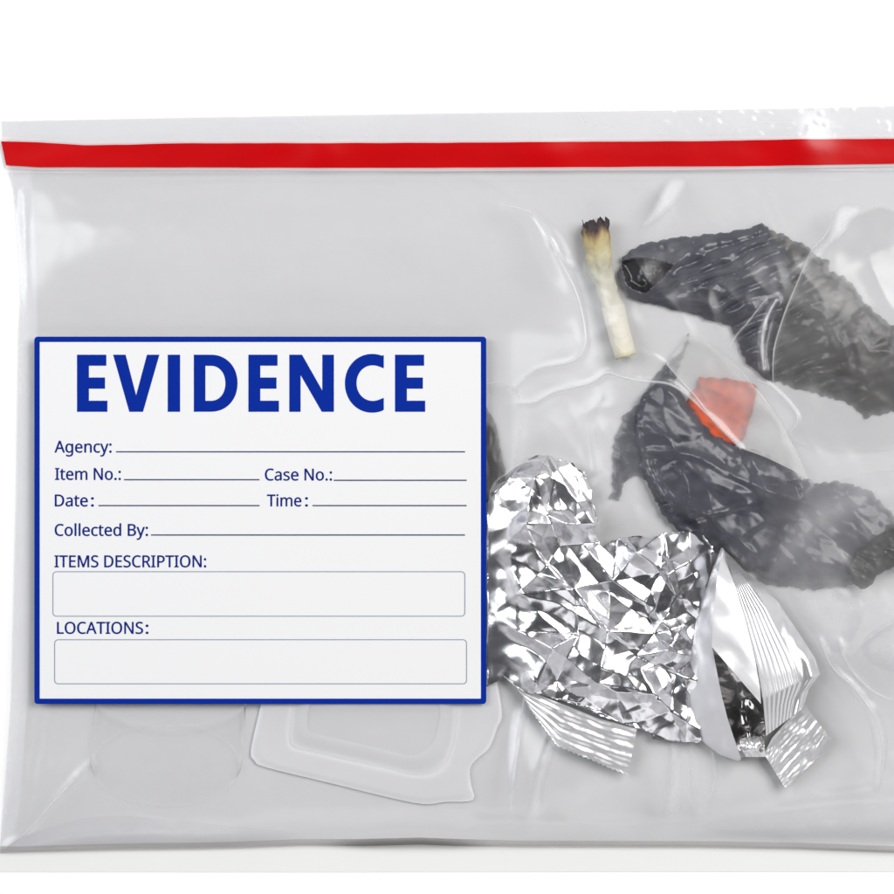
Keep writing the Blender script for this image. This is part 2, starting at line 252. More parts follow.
M_table, _, _ = principled('white_table', (.92, .92, .92), .6, spec=.2)
M_paper, _, _ = principled('off_white_paper', (.775, .775, .76), .8, bump=(400, .1, .0003), mottle=(30, .98, 1.0), spec=.2)
M_back = film_mat('milky_back_film', (.925, .925, .93), (.875, .875, .89), .62, rough=.3, attr='haze', gloss=.5)
M_front = film_mat('clear_front_film', (.985, .985, .99), (.80, .80, .83), .015, rough=.24, attr='haze', bump=(45, .10, .0015))
M_fold_glare = film_mat('fold_glare_film', (.97, .97, .98), (.97, .97, .98), .0, rough=.24, attr='haze', gloss=.6)
M_veil = film_mat('inner_film', (.95, .95, .95), (.80, .79, .78), .0, rough=.36, attr='haze', gloss=.3)
M_tray = film_mat('tray_plastic', (.95, .95, .96), (.99, .99, 1.0), .74, rough=.22, attr='haze', gloss=1.0)
M_cup = film_mat('cup_plastic', (1, 1, 1), (.97, .97, .98), .02, rough=.2, attr='haze', gloss=.3)
M_red, _, _ = principled('red_seal', (.50, .001, .003), .25, spec=.35, bump=(120, .12, .0006), mottle=(40, .93, 1.05))
M_halo = film_mat('adhesive_edge', (1, .96, .96), (.98, .86, .86), .55, rough=.3)
M_label, _, _ = principled('label_card', (.76, .76, .765), .55, spec=.25)
M_blue, _, _ = principled('label_blue', (.002, .022, .28), .6, spec=.04)
M_ink, _, _ = principled('label_ink', (.003, .018, .19), .6, spec=.04)
M_rule, _, _ = principled('label_rule', (.06, .07, .15), .6, spec=.2)
M_box, _, _ = principled('box_rule', (.22, .26, .36), .6, spec=.2)
M_foil, _, _ = principled('aluminium_foil', (.80, .80, .83), .22, metal=1, bump=(500, .05, .0004))
M_foil2, _, _ = principled('crimped_foil', (.93, .93, .94), .30, metal=.62, bump=(500, .06, .0004))
M_smooth, _, _ = principled('smooth_foil', (.93, .93, .94), .2, metal=.72)
M_matte, _, _ = principled('matte_foil_lining', (.80, .80, .83), .38, metal=.35, bump=(300, .1, .0006))
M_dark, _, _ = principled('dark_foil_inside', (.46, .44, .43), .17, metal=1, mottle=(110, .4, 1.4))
M_black = scrap_mat('black_plastic', (.061, .063, .080), .29, .55)
M_brown = scrap_mat('smoky_plastic', (.068, .065, .062), .36, .5)
M_grey = scrap_mat('grey_plastic', (.066, .067, .076), .26, .6)
M_red2 = scrap_mat('red_plastic', (.85, .12, .025), .45, .3)

# ------------------------------------------------------------------ setting
def grid_plane(name, x0, y0, x1, y1, h, mat, n=1):
    V = [P(x, y, h) for x, y in ((x0, y0), (x1, y0), (x1, y1), (x0, y1))]
    return mesh_obj(name, V, [(3, 2, 1, 0)], mat, smooth=False)
o = grid_plane('table_surface', -5000, -5000, 6000, 6000, 0, M_table); o['kind'] = 'structure'

# off-white sheet whose long edge shows under the bag's bottom
PAPER = [(31,153),(36,240),(38,320),(33,500),(28,700),(21,800),(14,838),(0,848),(-70,851),(-70,872),(300,872.2),(700,871.8),(1220,872),(1220,851),(1138,848),(1120,800),(1104,500),(1100,153)]
pv, F = fill_poly(resample(PAPER, 12), 40)
V = P(pv[:, 0], pv[:, 1], .12 + 0 * pv[:, 0])
tag(mesh_obj('paper_sheet', V, F, M_paper), 'off-white paper sheet lying under the bag, its edge showing below the bag', 'paper')

# ------------------------------------------------------------------ contents
def loft(name, A, B, nu, nv, hfn, mat, parent=None, attrs=None, warp=None):
    """surface between curve A (u=0) and curve B (u=1); hfn(u,v,x,y)->mm"""
    def at(c, t):
        c = np.array(c, float); L = np.concatenate([[0], np.cumsum(np.hypot(*np.diff(c[:, :2], axis=0).T))]); L /= L[-1]
        return np.interp(t, L, c[:, 0]), np.interp(t, L, c[:, 1])
    v = np.linspace(0, 1, nv); u = np.linspace(0, 1, nu)
    ax, ay = at(A, v); bx, by = at(B, v)
    U, Vv = np.meshgrid(u, v)
    X = ax[:, None] * (1 - U) + bx[:, None] * U; Y = ay[:, None] * (1 - U) + by[:, None] * U
    if warp is not None:
        dx, dy = warp(U, Vv, X, Y); X = X + dx; Y = Y + dy
    H = hfn(U, Vv, X, Y)
    splat(X.ravel(), Y.ravel(), H.ravel())
    F = []
    for j in range(nv - 1):
        for i in range(nu - 1):
            a = j * nu + i
            F.append((a, a + nu, a + nu + 1, a + 1))
    at_ = {k: f(U, Vv, X, Y).ravel() for k, f in (attrs or {}).items()}
    return mesh_obj(name, P(X.ravel(), Y.ravel(), H.ravel()), F, mat, parent, attrs=at_)

# ---- crumpled black plastic scraps
def scrap(name, outline, hfn, mat, step=1.9, jagamp=1.3, jag2=2.0, seed=1, parent=None, attrs=None):
    o = jag(outline, step * .8, jagamp, seed, jag2)
    v, F = fill_poly(o, step)
    x, y = v[:, 0], v[:, 1]
    d = dist_poly(x, y, o[::2], True)
    H = hfn(x, y, d)
    H = np.maximum(H, .7)
    splat(x, y, H)
    at_ = {k: f(x, y, d) for k, f in (attrs or {}).items()}
    return mesh_obj(name, P(x, y, H), F, mat, parent, attrs=at_)

def crumple(box, spacing, seed, ang=0, stretch=1.0, warp=.12, jit=.35):
    """difference of two power diagrams: continuous flat facets meeting in long sharp folds, about -1..1"""
    rg = np.random.default_rng(seed)
    cx, cy = (box[0] + box[2]) / 2, (box[1] + box[3]) / 2
    R = max(box[2] - box[0], box[3] - box[1]) * .75 + spacing * 3
    def pts():
        n = int(2 * R / spacing) + 1
        g = (np.stack(np.meshgrid(np.arange(n), np.arange(n)), -1).reshape(-1, 2) + rg.uniform(-.48, .48, (n * n, 2))) * spacing - R
        return g, rg.uniform(0, jit, n * n) * spacing ** 2
    A, B = pts(), pts()
    def near(u, w, S):
        p, k = S; out = np.full(u.shape, 1e18)
        for c in range(0, len(u), 4000):
            uu, ww = u[c:c + 4000], w[c:c + 4000]
            sel = (p[:, 0] > uu.min() - 2.6 * spacing) & (p[:, 0] < uu.max() + 2.6 * spacing) & (p[:, 1] > ww.min() - 2.6 * spacing) & (p[:, 1] < ww.max() + 2.6 * spacing)
            q, kk = p[sel], k[sel]
            out[c:c + 4000] = ((uu[:, None] - q[:, 0]) ** 2 + (ww[:, None] - q[:, 1]) ** 2 + kk).min(1)
        return out
    def f(x, y):
        x = np.asarray(x, float); y = np.asarray(y, float)
        u, w = rot(x - cx, y - cy, ang); u = u / stretch
        du = noise(u / spacing / 1.3, w / spacing / 1.3, seed + 2) * warp * spacing; dw = noise(u / spacing / 1.3, w / spacing / 1.3, seed + 3) * warp * spacing
        o = np.argsort(np.round((w + R) / (spacing * 1.5)) * 1e5 + u, kind='stable')
        uu, ww = (u + du)[o], (w + dw)[o]
        r = np.empty(len(u)); r[o] = near(uu, ww, A) - near(uu, ww, B)
        return r / spacing ** 2 * 1.6
    return f
def net(pts, hs, x, y):
    """flat facets between given heights"""
    c = np.mean(pts, 0); far = [(c[0] + 900 * math.cos(a), c[1] + 900 * math.sin(a)) for a in np.arange(8) * math.pi / 4]
    pts = list(pts) + far; hs = np.array(list(hs) + [np.mean(hs)] * 8)
    r = delaunay_2d_cdt([Vector(q) for q in pts], [], [], 0, 1e-6)
    vv = np.array([list(q) for q in r[0]]); hv = np.array([hs[g[0]] for g in r[3]]); out = np.full(len(x), hs.mean())
    for a, b, c in r[2]:
        A, B, Cc = vv[a], vv[b], vv[c]
        d = (B[0] - A[0]) * (Cc[1] - A[1]) - (Cc[0] - A[0]) * (B[1] - A[1])
        if abs(d) < 1e-9: continue
        ii = np.nonzero((x >= min(A[0], B[0], Cc[0])) & (x <= max(A[0], B[0], Cc[0])) & (y >= min(A[1], B[1], Cc[1])) & (y <= max(A[1], B[1], Cc[1])))[0]
        l1 = ((B[0] - x[ii]) * (Cc[1] - y[ii]) - (Cc[0] - x[ii]) * (B[1] - y[ii])) / d
        l2 = ((Cc[0] - x[ii]) * (A[1] - y[ii]) - (A[0] - x[ii]) * (Cc[1] - y[ii])) / d
        l3 = 1 - l1 - l2; k = (l1 > -1e-6) & (l2 > -1e-6) & (l3 > -1e-6)
        out[ii[k]] = l1[k] * hv[a] + l2[k] * hv[b] + l3[k] * hv[c]
    return out
def crease(x, y, lines):
    r = np.zeros_like(x)
    for pts, amp, w in lines:
        dd = dist_poly(x, y, smooth_line(pts, 4)); r = r + amp * .7 * np.clip(1 - dd / (w * 1.6), 0, 1)
    return r

# upper scrap
UP = [(618,278),(622,257),(632,250),(645,243),(669,238.6),(696,235),(715,234),(746,229),(762,221),(769,229),(788,235),(813,250),(826,261),(829,272),(845,277),(855,289),(864,304),(877,313),(886,324),(904,331),(925,345),(934,365),(922,392),(905,410),(883,413),(864,420),(855,408),(842,401),(826,397),(807,390),(788,386),(775,383),(769,381),(747,364),(735,334),(730,326),(712,320),(683,313),(658,305),(645,302),(634,302),(624,288)]
MOUTH = [(621,262),(636,257),(655,259),(674,265),(664,277),(654,286),(646,293),(636,291),(626,284)]
UPC1 = crumple((610, 215, 940, 425), 30, 5, -18, 1.8, .25); UPC2 = crumple((610, 215, 940, 425), 11, 6, -25, 2.0, .25)
def up_h(x, y, d):
    left = 1 - sstep(760, 800, x + (y - 300) * .35)
    h = 1.2 + 6.5 * (1 - np.exp(-d / 22)) * (.75 + .25 * left)
    # pleats, bunched towards the middle of the scrap
    rx, ry = rot(x - 750, y - 285, -22)
    pl = sstep(-90, -25, rx) * (1 - sstep(35, 75, rx))
    ph = ry / 7.5 + noise(rx / 40, ry / 22, 3) * .9 + rx * .004
    h += pl * (np.abs(np.sin(ph * np.pi * .5)) - .5) * 1.6 * sstep(0, 10, d)
    h += UPC1(x, y) * 1.25 * sstep(0, 10, d) * (1 - .5 * pl) + UPC2(x, y) * .32 * sstep(0, 6, d) * (.5 + .9 * np.clip(noise(x / 40, y / 40, 6) + .3, 0, 1))
    h += noise(x / 6, y / 5, 9) * .05 + .22 * noise(x / 5, y / 5, 10) * (1 - sstep(2, 9, d))
    m = inside(x, y, MOUTH); dm = dist_poly(x, y, MOUTH, True)
    h = np.where(m, h - 4.2 * sstep(0, 7, dm) + 1.0 * noise(x / 8, y / 8, 12), h + 1.1 * np.exp(-(dm / 4) ** 2) * (x < 680))
    h += crease(x, y, [([(660,243),(690,252),(735,262)], 1.0, 4), ([(675,262),(650,290)], 1.0, 3.5), ([(690,240),(684,256),(672,265)], .9, 3), ([(640,296),(690,300),(730,312),(745,305)], .9, 4),
                       ([(700,285),(740,300),(766,296),(792,282)], 1.3, 4), ([(805,300),(825,318),(842,345),(848,362)], 1.6, 5), ([(790,330),(810,326),(835,338)], 1.0, 4), ([(800,365),(830,378),(868,392)], 1.2, 5), ([(862,340),(870,352),(885,350)], 1.0, 3), ([(768,322),(764,350),(768,375)], 1.1, 4)])
    h -= 1.5 * (x > 855) * 0
    return h
o_up = thing('plastic_scrap', 'torn black plastic bag scrap with pleats and an open dark mouth, beside the cigarette butt', 'plastic scrap')
UPL = [(618,278),(622,257),(632,250),(645,243),(669,238.6),(696,235),(715,234),(746,229),(762,221),(768,228),(770,240),(782,246),(792,256),(806,254),(800,270),(792,288),(784,312),(777,345),(773,372),(769,381),(757,373),(747,364),(735,334),(730,326),(712,320),(683,313),(658,305),(645,302),(634,302),(624,288)]
UPR = [(748,236),(764,228),(788,235),(813,250),(826,261),(829,272),(845,277),(855,289),(864,304),(877,313),(886,324),(904,331),(925,345),(934,365),(922,392),(905,410),(883,413),(864,420),(855,408),(842,401),(826,397),(807,390),(788,386),(775,383),(760,372),(752,345),(760,300),(752,262)]
def upr_h(x, y, d): return up_h(x, y, d) * .62 - .3 + .16 * UPC2(x, y) + .6 * UPC1(y + 300, x - 400)
scrap('smoky_layer', UPR, upr_h, M_brown, seed=4, jagamp=1.9, jag2=2.6, parent=o_up, attrs={
    'alpha': lambda x, y, d: np.clip(.58 + d / 30 + .2 * noise(x / 12, y / 12, 3), .4, .97) * (.92 + .10 * noise(x / 25, y / 25, 7)),
    'tone': lambda x, y, d: 1.12 + .3 * noise(x / 15, y / 15, 5)})
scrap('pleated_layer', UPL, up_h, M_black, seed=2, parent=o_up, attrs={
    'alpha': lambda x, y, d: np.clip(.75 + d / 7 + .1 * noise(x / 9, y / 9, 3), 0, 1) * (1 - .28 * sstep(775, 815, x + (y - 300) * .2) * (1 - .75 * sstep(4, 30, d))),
    'tone': lambda x, y, d: np.where(inside(x, y, MOUTH), .22, 1.0) * (1 + .25 * noise(x / 15, y / 15, 5))})  # mouth coloured darker as painted shade inside the opening

# lower scrap
LO = [(689,333),(685,349),(680,363),(675,380),(682,396),(695,414),(709,432),(737,448),(755,452),(778,461),(791,466),(801,478),(830,484),(853,482),(880,498),(896,520),(905,545),(890,570),(860,582),(830,590),(800,590),(765,584),(745,572),(720,552),(700,542),(679,531),(662,514),(649,491),(643,478),(634,477),(625,481),(619,501),(610,499),(614,480),(611,465),(615,442),(623,417),(643,399),(649,382),(666,364),(684,350)]
LOC1 = crumple((605, 330, 910, 595), 29, 15, 38, 1.9, .25); LOC2 = crumple((605, 330, 910, 595), 10, 16, 30, 1.7, .25)
def lo_h(x, y, d):
    r = sstep(770, 830, x)
    h = 2.1 + (4.6 - 2.4 * r) * (1 - np.exp(-d / 17))
    h += LOC1(x, y) * 1.4 * sstep(0, 10, d) + LOC2(x, y) * (.26 + .1 * r) * sstep(0, 6, d) * (.4 + np.clip(noise(x / 40, y / 40, 26) + .3, 0, 1) + .6 * r)
    h += noise(x / 6, y / 5, 19) * (.05 + .08 * r) + .22 * noise(x / 5, y / 5, 20) * (1 - sstep(2, 9, d))
    h += crease(x, y, [([(640,400),(638,430),(648,470),(664,500)], 1.2, 3), ([(648,452),(668,452),(700,458),(735,476),(776,494)], 1.2, 4), ([(672,466),(684,478),(688,500)], .7, 2), ([(655,462),(660,480),(672,497)], .6, 2),
                       ([(690,520),(720,512),(748,505)], .8, 3), ([(740,470),(765,482),(790,482)], .9, 4)])
    return h
o_lo = thing('plastic_scrap', 'torn black plastic bag scrap touching the red fragment, its right half thin and see-through', 'plastic scrap')
LOW = [(689,333),(684,350),(666,364),(649,382),(643,399),(623,417),(615,442),(611,465),(614,480),(610,499),(619,501),(625,481),(634,477),(645,480),(665,470),(690,436),(697,417),(682,396),(675,380),(680,363),(686,349)]
LOM = [(638,404),(648,389),(662,379),(676,386),(684,398),(697,416),(711,433),(737,447),(755,451),(778,461),(791,467),(801,478),(806,500),(795,525),(784,548),(768,572),(745,572),(720,552),(700,542),(679,531),(662,514),(649,491),(641,470),(636,440)]
LOR = [(762,466),(780,470),(801,478),(830,484),(853,482),(880,498),(896,520),(905,545),(890,570),(860,582),(830,590),(800,590),(765,584),(744,570),(750,520)]
scrap('thin_layer', LOW, lambda x, y, d: .9 + 1.4 * (1 - np.exp(-d / 9)) + LOC2(x, y) * .35 * sstep(0, 4, d), M_black, seed=15, jagamp=1.7, parent=o_lo, attrs={
    'alpha': lambda x, y, d: np.clip(.50 + d / 40 + .2 * noise(x / 8, y / 8, 4), .3, .8), 'tone': lambda x, y, d: 1.25 + .3 * noise(x / 9, y / 9, 6)})
scrap('smoky_layer', LOR, lambda x, y, d: 1.0 + 2.6 * (1 - np.exp(-d / 14)) + LOC1(x, y) * 1.5 * sstep(0, 8, d) + LOC2(x, y) * .34 * sstep(0, 5, d), M_grey, seed=16, jagamp=2.0, jag2=2.6, parent=o_lo, attrs={
    'alpha': lambda x, y, d: np.clip(.48 + d / 50 + .25 * noise(x / 16, y / 14, 4), .32, .74), 'tone': lambda x, y, d: 1.5 + .4 * noise(x / 13, y / 13, 6)})
scrap('main_layer', LOM, lo_h, M_black, seed=5, jagamp=1.5, parent=o_lo, attrs={
    'alpha': lambda x, y, d: np.clip(np.clip(.75 + d / 7, 0, 1) * (1 - .45 * sstep(755, 800, x) * (1 - .5 * noise(x / 14, y / 12, 4))) , .25, 1),
    'tone': lambda x, y, d: 1 + .3 * noise(x / 13, y / 13, 6) + .35 * (1 - sstep(632, 646, x)) + .3 * sstep(780, 840, x)})

TU = [(851,567),(857,553),(873,540),(894,527),(915,520),(930,535),(925,556),(905,565),(894,567),(880,572),(873,583),(861,590),(853,580)]
def tu_h(x, y, d):
    rx, ry = rot(x, y, 32)
    return 5.0 + 3.2 * (1 - np.exp(-d / 14)) + (ridged(rx / 26, ry / 6.5, 31) - .5) * .55 * sstep(0, 4, d)
o_tu = scrap('plastic_scrap', TU, tu_h, M_brown, seed=8, step=1.8, attrs={'alpha': lambda x, y, d: np.clip(.8 + d / 16, 0, .98), 'tone': lambda x, y, d: .9 + .35 * noise(x / 6, y / 6, 2)})
tag(o_tu, 'small creased dark grey plastic tuft at the right edge below the black scraps', 'plastic scrap')

DK = [(470,402),(486,406),(496,424),(501,450),(506,472),(505,492),(497,510),(470,515)]
o_dk = scrap('plastic_scrap', DK, lambda x, y, d: 1.0 + .9 * (1 - np.exp(-d / 14)) + (ridged(x / 12, y / 30, 41) - .5) * .5 * sstep(0, 4, d), M_brown, seed=9, step=2, jagamp=.5, jag2=.6,
             attrs={'alpha': lambda x, y, d: np.clip(.6 + d / 20, 0, .9), 'tone': lambda x, y, d: 1.0 + .3 * noise(x / 8, y / 16, 2)})
tag(o_dk, 'dark grey plastic piece half hidden by the right edge of the label', 'plastic scrap')

# ---- red fragment
RD = [(699,377),(712,378),(725,379),(738,381),(750,382),(756,386),(757,394),(755,405),(750,420),(747,428),(744,439),(736,446),(722,446),(704,440),(692,424),(684,404),(689,398),(691,391),(697,388)]
RDC = crumple((685, 372, 760, 445), 17, 53, 30, 1.5, .1)
def rd_h(x, y, d):
    return .9 + .8 * (1 - np.exp(-d / 5)) + RDC(x, y) * 1.3 * sstep(0, 4, d) + crease(x, y, [([(703,380),(728,398),(740,432)], 1.2, 5), ([(728,398),(752,386)], .9, 4)])
o_rd = scrap('plastic_fragment', RD, rd_h, M_red2, seed=12, step=1.6, jagamp=.8, jag2=1.2, attrs={'alpha': lambda x, y, d: np.full_like(x, 1.), 'tone': lambda x, y, d: .85 + .3 * noise(x / 9, y / 9, 3) - .25 * (1 - sstep(2, 9, d))})
tag(o_rd, 'crumpled orange-red plastic fragment tucked behind the lower black scrap', 'plastic fragment')

# ---- cigarette butt
butt = thing('cigarette_butt', 'smoked cigarette butt with charred ragged tip and cream filter', 'cigarette butt')
def tube(name, axis, radii, n, mat, parent, rag=0, seed=1, crump=0, cap=False, attr=None, flat=.8, z0=3.6):
    ax = np.array(axis, float); m = len(ax)
    V = []; T = []
    for i in range(m):
        t = ax[min(i + 1, m - 1)] - ax[max(i - 1, 0)]; t /= np.hypot(*t); nr = np.array([t[1], -t[0]])
        for k in range(n):
            a = 2 * math.pi * k / n
            r = radii[i] * (1 + crump * (noise(i * .28 + k * 0, math.cos(a) * 1.7 + seed, seed) + .6 * noise(i * .6, math.sin(a * 2) * 1.6 + math.cos(a) * 1.3, seed + 4)))
            off = 0
            if rag and i < 7:
                off = (rag * (noise(math.cos(a) * 2.3, math.sin(a) * 2.3, seed + 9) + .5 * noise(math.cos(a) * 6, math.sin(a) * 6, seed + 11))) * (1 - i / 7)
            px = ax[i] + nr * r * math.cos(a) + t * off
            V.append(P(px[0], px[1], z0 + (r * math.sin(a)) * .28 * flat)); T.append((i / (m - 1)))
    F = [(i * n + k, i * n + (k + 1) % n, (i + 1) * n + (k + 1) % n, (i + 1) * n + k) for i in range(m - 1) for k in range(n)]
    V = list(V)
    if cap:
        for j, i in ((0, 0), (1, m - 1)):
            c = np.mean(V[i * n:(i + 1) * n], axis=0); V.append(c); T.append(i / (m - 1))
            ci = len(V) - 1
            F += [(ci, i * n + (k + 1) % n, i * n + k) if j == 0 else (ci, i * n + k, i * n + (k + 1) % n) for k in range(n)]
    V = np.array(V)
    z = V[:, 2] / MM
    splat(V[:, 0] / S + C0, C0 - V[:, 1] / S, z)
    return mesh_obj(name, V, F, mat, parent, attrs={'along': np.array(T)})
def ramp_mat(name, stops, rough, nscale, nstr):
    m, nt, p = principled(name, (1, 1, 1), rough, bump=(500, .5, .001), spec=.25)
    a = N(nt, 'ShaderNodeAttribute', attribute_name='along')
    tc = N(nt, 'ShaderNodeTexCoord'); t = N(nt, 'ShaderNodeTexNoise'); t.inputs['Scale'].default_value = nscale; t.inputs['Detail'].default_value = 4
    mp = N(nt, 'ShaderNodeMapping'); mp.inputs['Rotation'].default_value = (0, 0, math.radians(-13)); mp.inputs['Scale'].default_value = (1, .3, 1)
    nt.links.new(tc.outputs['Object'], mp.inputs[0]); nt.links.new(mp.outputs[0], t.inputs['Vector'])
    ma = N(nt, 'ShaderNodeMath', operation='MULTIPLY_ADD'); ma.inputs[1].default_value = nstr; ma.inputs[2].default_value = -.5 * nstr
    ad = N(nt, 'ShaderNodeMath', operation='ADD', use_clamp=True)
    nt.links.new(t.outputs[0], ma.inputs[0]); nt.links.new(ma.outputs[0], ad.inputs[0]); nt.links.new(a.outputs['Fac'], ad.inputs[1])
    cr = N(nt, 'ShaderNodeValToRGB'); el = cr.color_ramp.elements
    el[0].position, el[0].color = stops[0][0], (*stops[0][1], 1); el[1].position, el[1].color = stops[-1][0], (*stops[-1][1], 1)
    for ps, c in stops[1:-1]:
        e = el.new(ps); e.color = (*c, 1)
    nt.links.new(ad.outputs[0], cr.inputs[0]); nt.links.new(cr.outputs[0], p.inputs['Base Color'])
    return m
M_cig = ramp_mat('stained_paper', [(0, (.025, .016, .018)), (.10, (.05, .03, .03)), (.17, (.26, .17, .09)), (.27, (.52, .42, .20)), (.42, (.58, .53, .34)), (.55, (.46, .44, .33)), (.68, (.58, .56, .46)), (1, (.62, .60, .52))], .7, 330, .40)
M_filt = ramp_mat('filter_wrap', [(0, (.72, .70, .62)), (.5, (.80, .76, .66)), (.86, (.78, .74, .60)), (1, (.60, .55, .35))], .6, 200, .1)
M_tow = principled('filter_fibre', (.66, .62, .45), .9, bump=(900, .6, .001))[0]
axp = smooth_line([(594,222),(597,240),(600,262),(605,284),(613,309)], 8)
tube('paper_tube', axp, np.interp(np.linspace(0, 1, len(axp)), [0, .12, .5, .8, 1], [13, 14, 12.2, 10.6, 10.6]), 40, M_cig, butt, rag=10, seed=3, crump=.2, flat=.75)
axf = smooth_line([(613.2,306),(618,328),(626,357)], 8)
tube('filter', axf, np.interp(np.linspace(0, 1, len(axf)), [0, .5, .95, 1], [11.8, 11.2, 10.8, 10.2]), 32, M_filt, butt, seed=6, crump=.02, cap=True, flat=.9, z0=3.7)
axt = smooth_line([(595,232),(598,246)], 6)
tube('tobacco', axt, np.full(len(axt), 10.0), 24, principled('char', (.03, .02, .018), .9, bump=(700, 1, .002))[0], butt, seed=8, crump=.35, rag=5, cap=True, flat=.7)

# ---- foil wrapper
foil = thing('foil_wrapper', 'crumpled shiny silver foil wrapper torn open, right of the label', 'foil wrapper')
FO = [(474,512),(484,505),(492,497),(499,485),(508,480),(513,471),(526,461),(537,454.5),(551,456),(558,460),(573,463),(577,469),(586,472),(586,480),(592,491),(591,502),(595,507),(598,525),(592,529),(602,547),(612,541),(627,537),(640,536),(651,538),(665,533),(680,532),(700,531),(709,534),(714,542),(713,552),(706,590),(698,640),(697,690),(700,730),(701,742.6),(675,741),(652.5,739.5),(649.4,731.6),(640,729),(620,722),(600,715),(580,706),(560,700),(540,694),(523,691),(505,678),(487,686),(474,690),(468,640),(470,560)]
FK = [(526,524,12.5),(554,480,7.5),(595,525,9.5),(565,523,12),(614,581,6.5),(534,478,10),(547,514,9.5),(576,588,9.5),(540,572,5.5),(511,558,9),(516,594,9),(560.5,547,6),(607.5,632,10.5),(574,634.6,5.5),(636.6,552,10),(645.5,605.5,6),(610,592,4),(668,574,11),(627.6,538,6),(659,572,6.5),(677,597,10.5),(551.6,648,11.5),(516,630,9.5),(578,636,7.5),(509,667,6),(598.6,683,10.5),(554,685,5.5),(578,703,7),(616.5,692,9.5),(636.6,656,6),(666,651.5,10.5),(674.6,674,4.5),(654.5,633.6,8),(636.6,722,4),(600,712,5),(670,712,6.5),(657,696,8.5),(690,560,10),(684,625,6.5)]
FC1 = crumple((465, 450, 720, 745), 36, 71, 48, 3.0, .10); FC2 = crumple((465, 450, 720, 745), 23, 72, -28, 2.6, .10); FC3 = crumple((465, 450, 720, 745), 10, 73, 60, 2.4, .12)
FT = [([(549,457),(570,492),(595,525)], 2.0, 11), ([(526,524),(565,523),(590,552),(614,581),(650,606)], 2.6, 13), ([(526,524),(540,560),(576,600)], 1.8, 12), ([(488,560),(526,524)], 1.6, 10), ([(516,594),(560,604),(607,632)], 2.0, 12),
      ([(552,648),(516,630),(492,612)], 1.8, 12), ([(552,648),(598,683),(640,690)], 2.2, 13), ([(552,648),(538,686)], 1.4, 9), ([(636,552),(668,574),(700,556)], 2.2, 12), ([(668,574),(655,612),(676,640)], 2.0, 11), ([(598,683),(560,692),(530,680)], 1.2, 9), ([(666,651),(640,668),(657,700),(680,715)], 1.8, 11), ([(534,478),(547,514)], 1.4, 9), ([(505,500),(534,478),(560,468)], 1.2, 8)]
def foil_body():
    o = resample(FO, 1.6)
    o = o + RNG.normal(0, .25, o.shape) + np.stack([noise(o[:, 0] / 6, o[:, 1] / 6, 64), noise(o[:, 0] / 6, o[:, 1] / 6, 65)], 1) * .9
    v, F = fill_poly(o, 1.05)
    x, y = v[:, 0], v[:, 1]
    ol = resample(FO, 24); kp = [(a, b) for a, b, h in FK] + [tuple(q) for q in ol]
    kh = [h for a, b, h in FK] + [random.uniform(4.0, 8.0) for q in ol]
    base = net(kp, kh, x + noise(x / 30, y / 30, 58) * 1.5, y + noise(x / 30, y / 30, 59) * 1.5)
    d = dist_poly(x, y, o[::4], True)
    e = np.exp(-d / 7)
    h = base * (1 - .12 * e)
    busy = np.clip(.45 + 1.4 * noise(x / 46, y / 46, 66), .1, 1)
    tent = np.zeros_like(x)
    for pts, a, w in FT: tent = np.maximum(tent, .6 * a * np.clip(1 - dist_poly(x + noise(x / 17, y / 17, 68) * .8, y + noise(x / 17, y / 17, 69) * .8, pts) / w, 0, 1))
    h = h + tent + FC1(x + 22 * noise(x / 95, y / 95, 54), y + 22 * noise(x / 95, y / 95, 55)) * FA1 + FC2(x + 14 * noise(x / 70, y / 70, 56), y) * FA2 * (.4 + .6 * busy) + FC3(x, y) * FA3 * busy * busy
    h = h + noise(x / 30, y / 30, 67) * 1.0 + .22 * noise(x / 13 + y / 30, y / 18, 47) + .05 * noise(x / 10, y / 10, 57)
    rm = .05 + .95 * sstep(476, 548, x + 10 * noise(x / 30, y / 22, 48))
    h = 2.0 + .9 * rm + (np.maximum(h * .85, 1.5) - 3.2) * rm
    h = np.where(x < 487.5, np.clip(h, .9, 2.25), np.clip(h, .9, 16))
    splat(x, y, h)
    return mesh_obj('crumpled_body', P(x, y, h), F, M_foil, foil)
FA1, FA2, FA3 = 1.75, .62, .10
foil_body()

# the wrapper's right end: ribbed panel, shiny shoulder, matte lining, dark opening, crimped tab
ridge = [(723,548),(731,572),(746,623),(757,665),(763,700),(766,736)]
def rib_h(u, v, x, y):
    h = 3.6 + 8.0 * (1 - u) ** .95 * sstep(-.25, .22, v) * (1 - .12 * v)
    m = (1 - sstep(.60, .70, u)) * sstep(.05, .25, v)
    h = h + m * .075 * np.cos(u * 2 * np.pi * 11 + .5 * noise(v * 4, v * 0, 73)) * sstep(0, .04, u)
    h = h + (1 - m) * .35 * noise(x / 14, y / 20, 71) + .10 * noise(x / 22, y / 30, 72)
    h = h + 1.2 * np.exp(-((u - .86) / .10) ** 2) * sstep(.55, .8, v)
    return h
loft('ribbed_panel', ridge, [(723,548),(744,570),(765,589),(778,601.5),(797,630),(815,658),(820,674),(809,689),(803,708)], 330, 120, rib_h, M_smooth, foil)
lin = [(723,548),(717,580),(713,615),(712,646),(717,672),(722,697),(728,720),(735,741),(741,759)]
def lin_h(u, v, x, y):
    return 4.0 + 8.0 * u ** .7 * np.sin(np.clip(v * 1.2 + .15, 0, 1) * np.pi * .5) * (1 - .45 * v) + .35 * noise(x / 12, y / 26, 81) + .5 * np.sin(np.pi * u) * noise(x / 25, y / 40, 82)
loft('matte_lining', [(721,548),(705,588),(697,615),(690,650),(687,683),(688,705),(690,724),(703,742),(720,755),(738,761)], lin, 50, 90, lin_h, M_matte, foil)
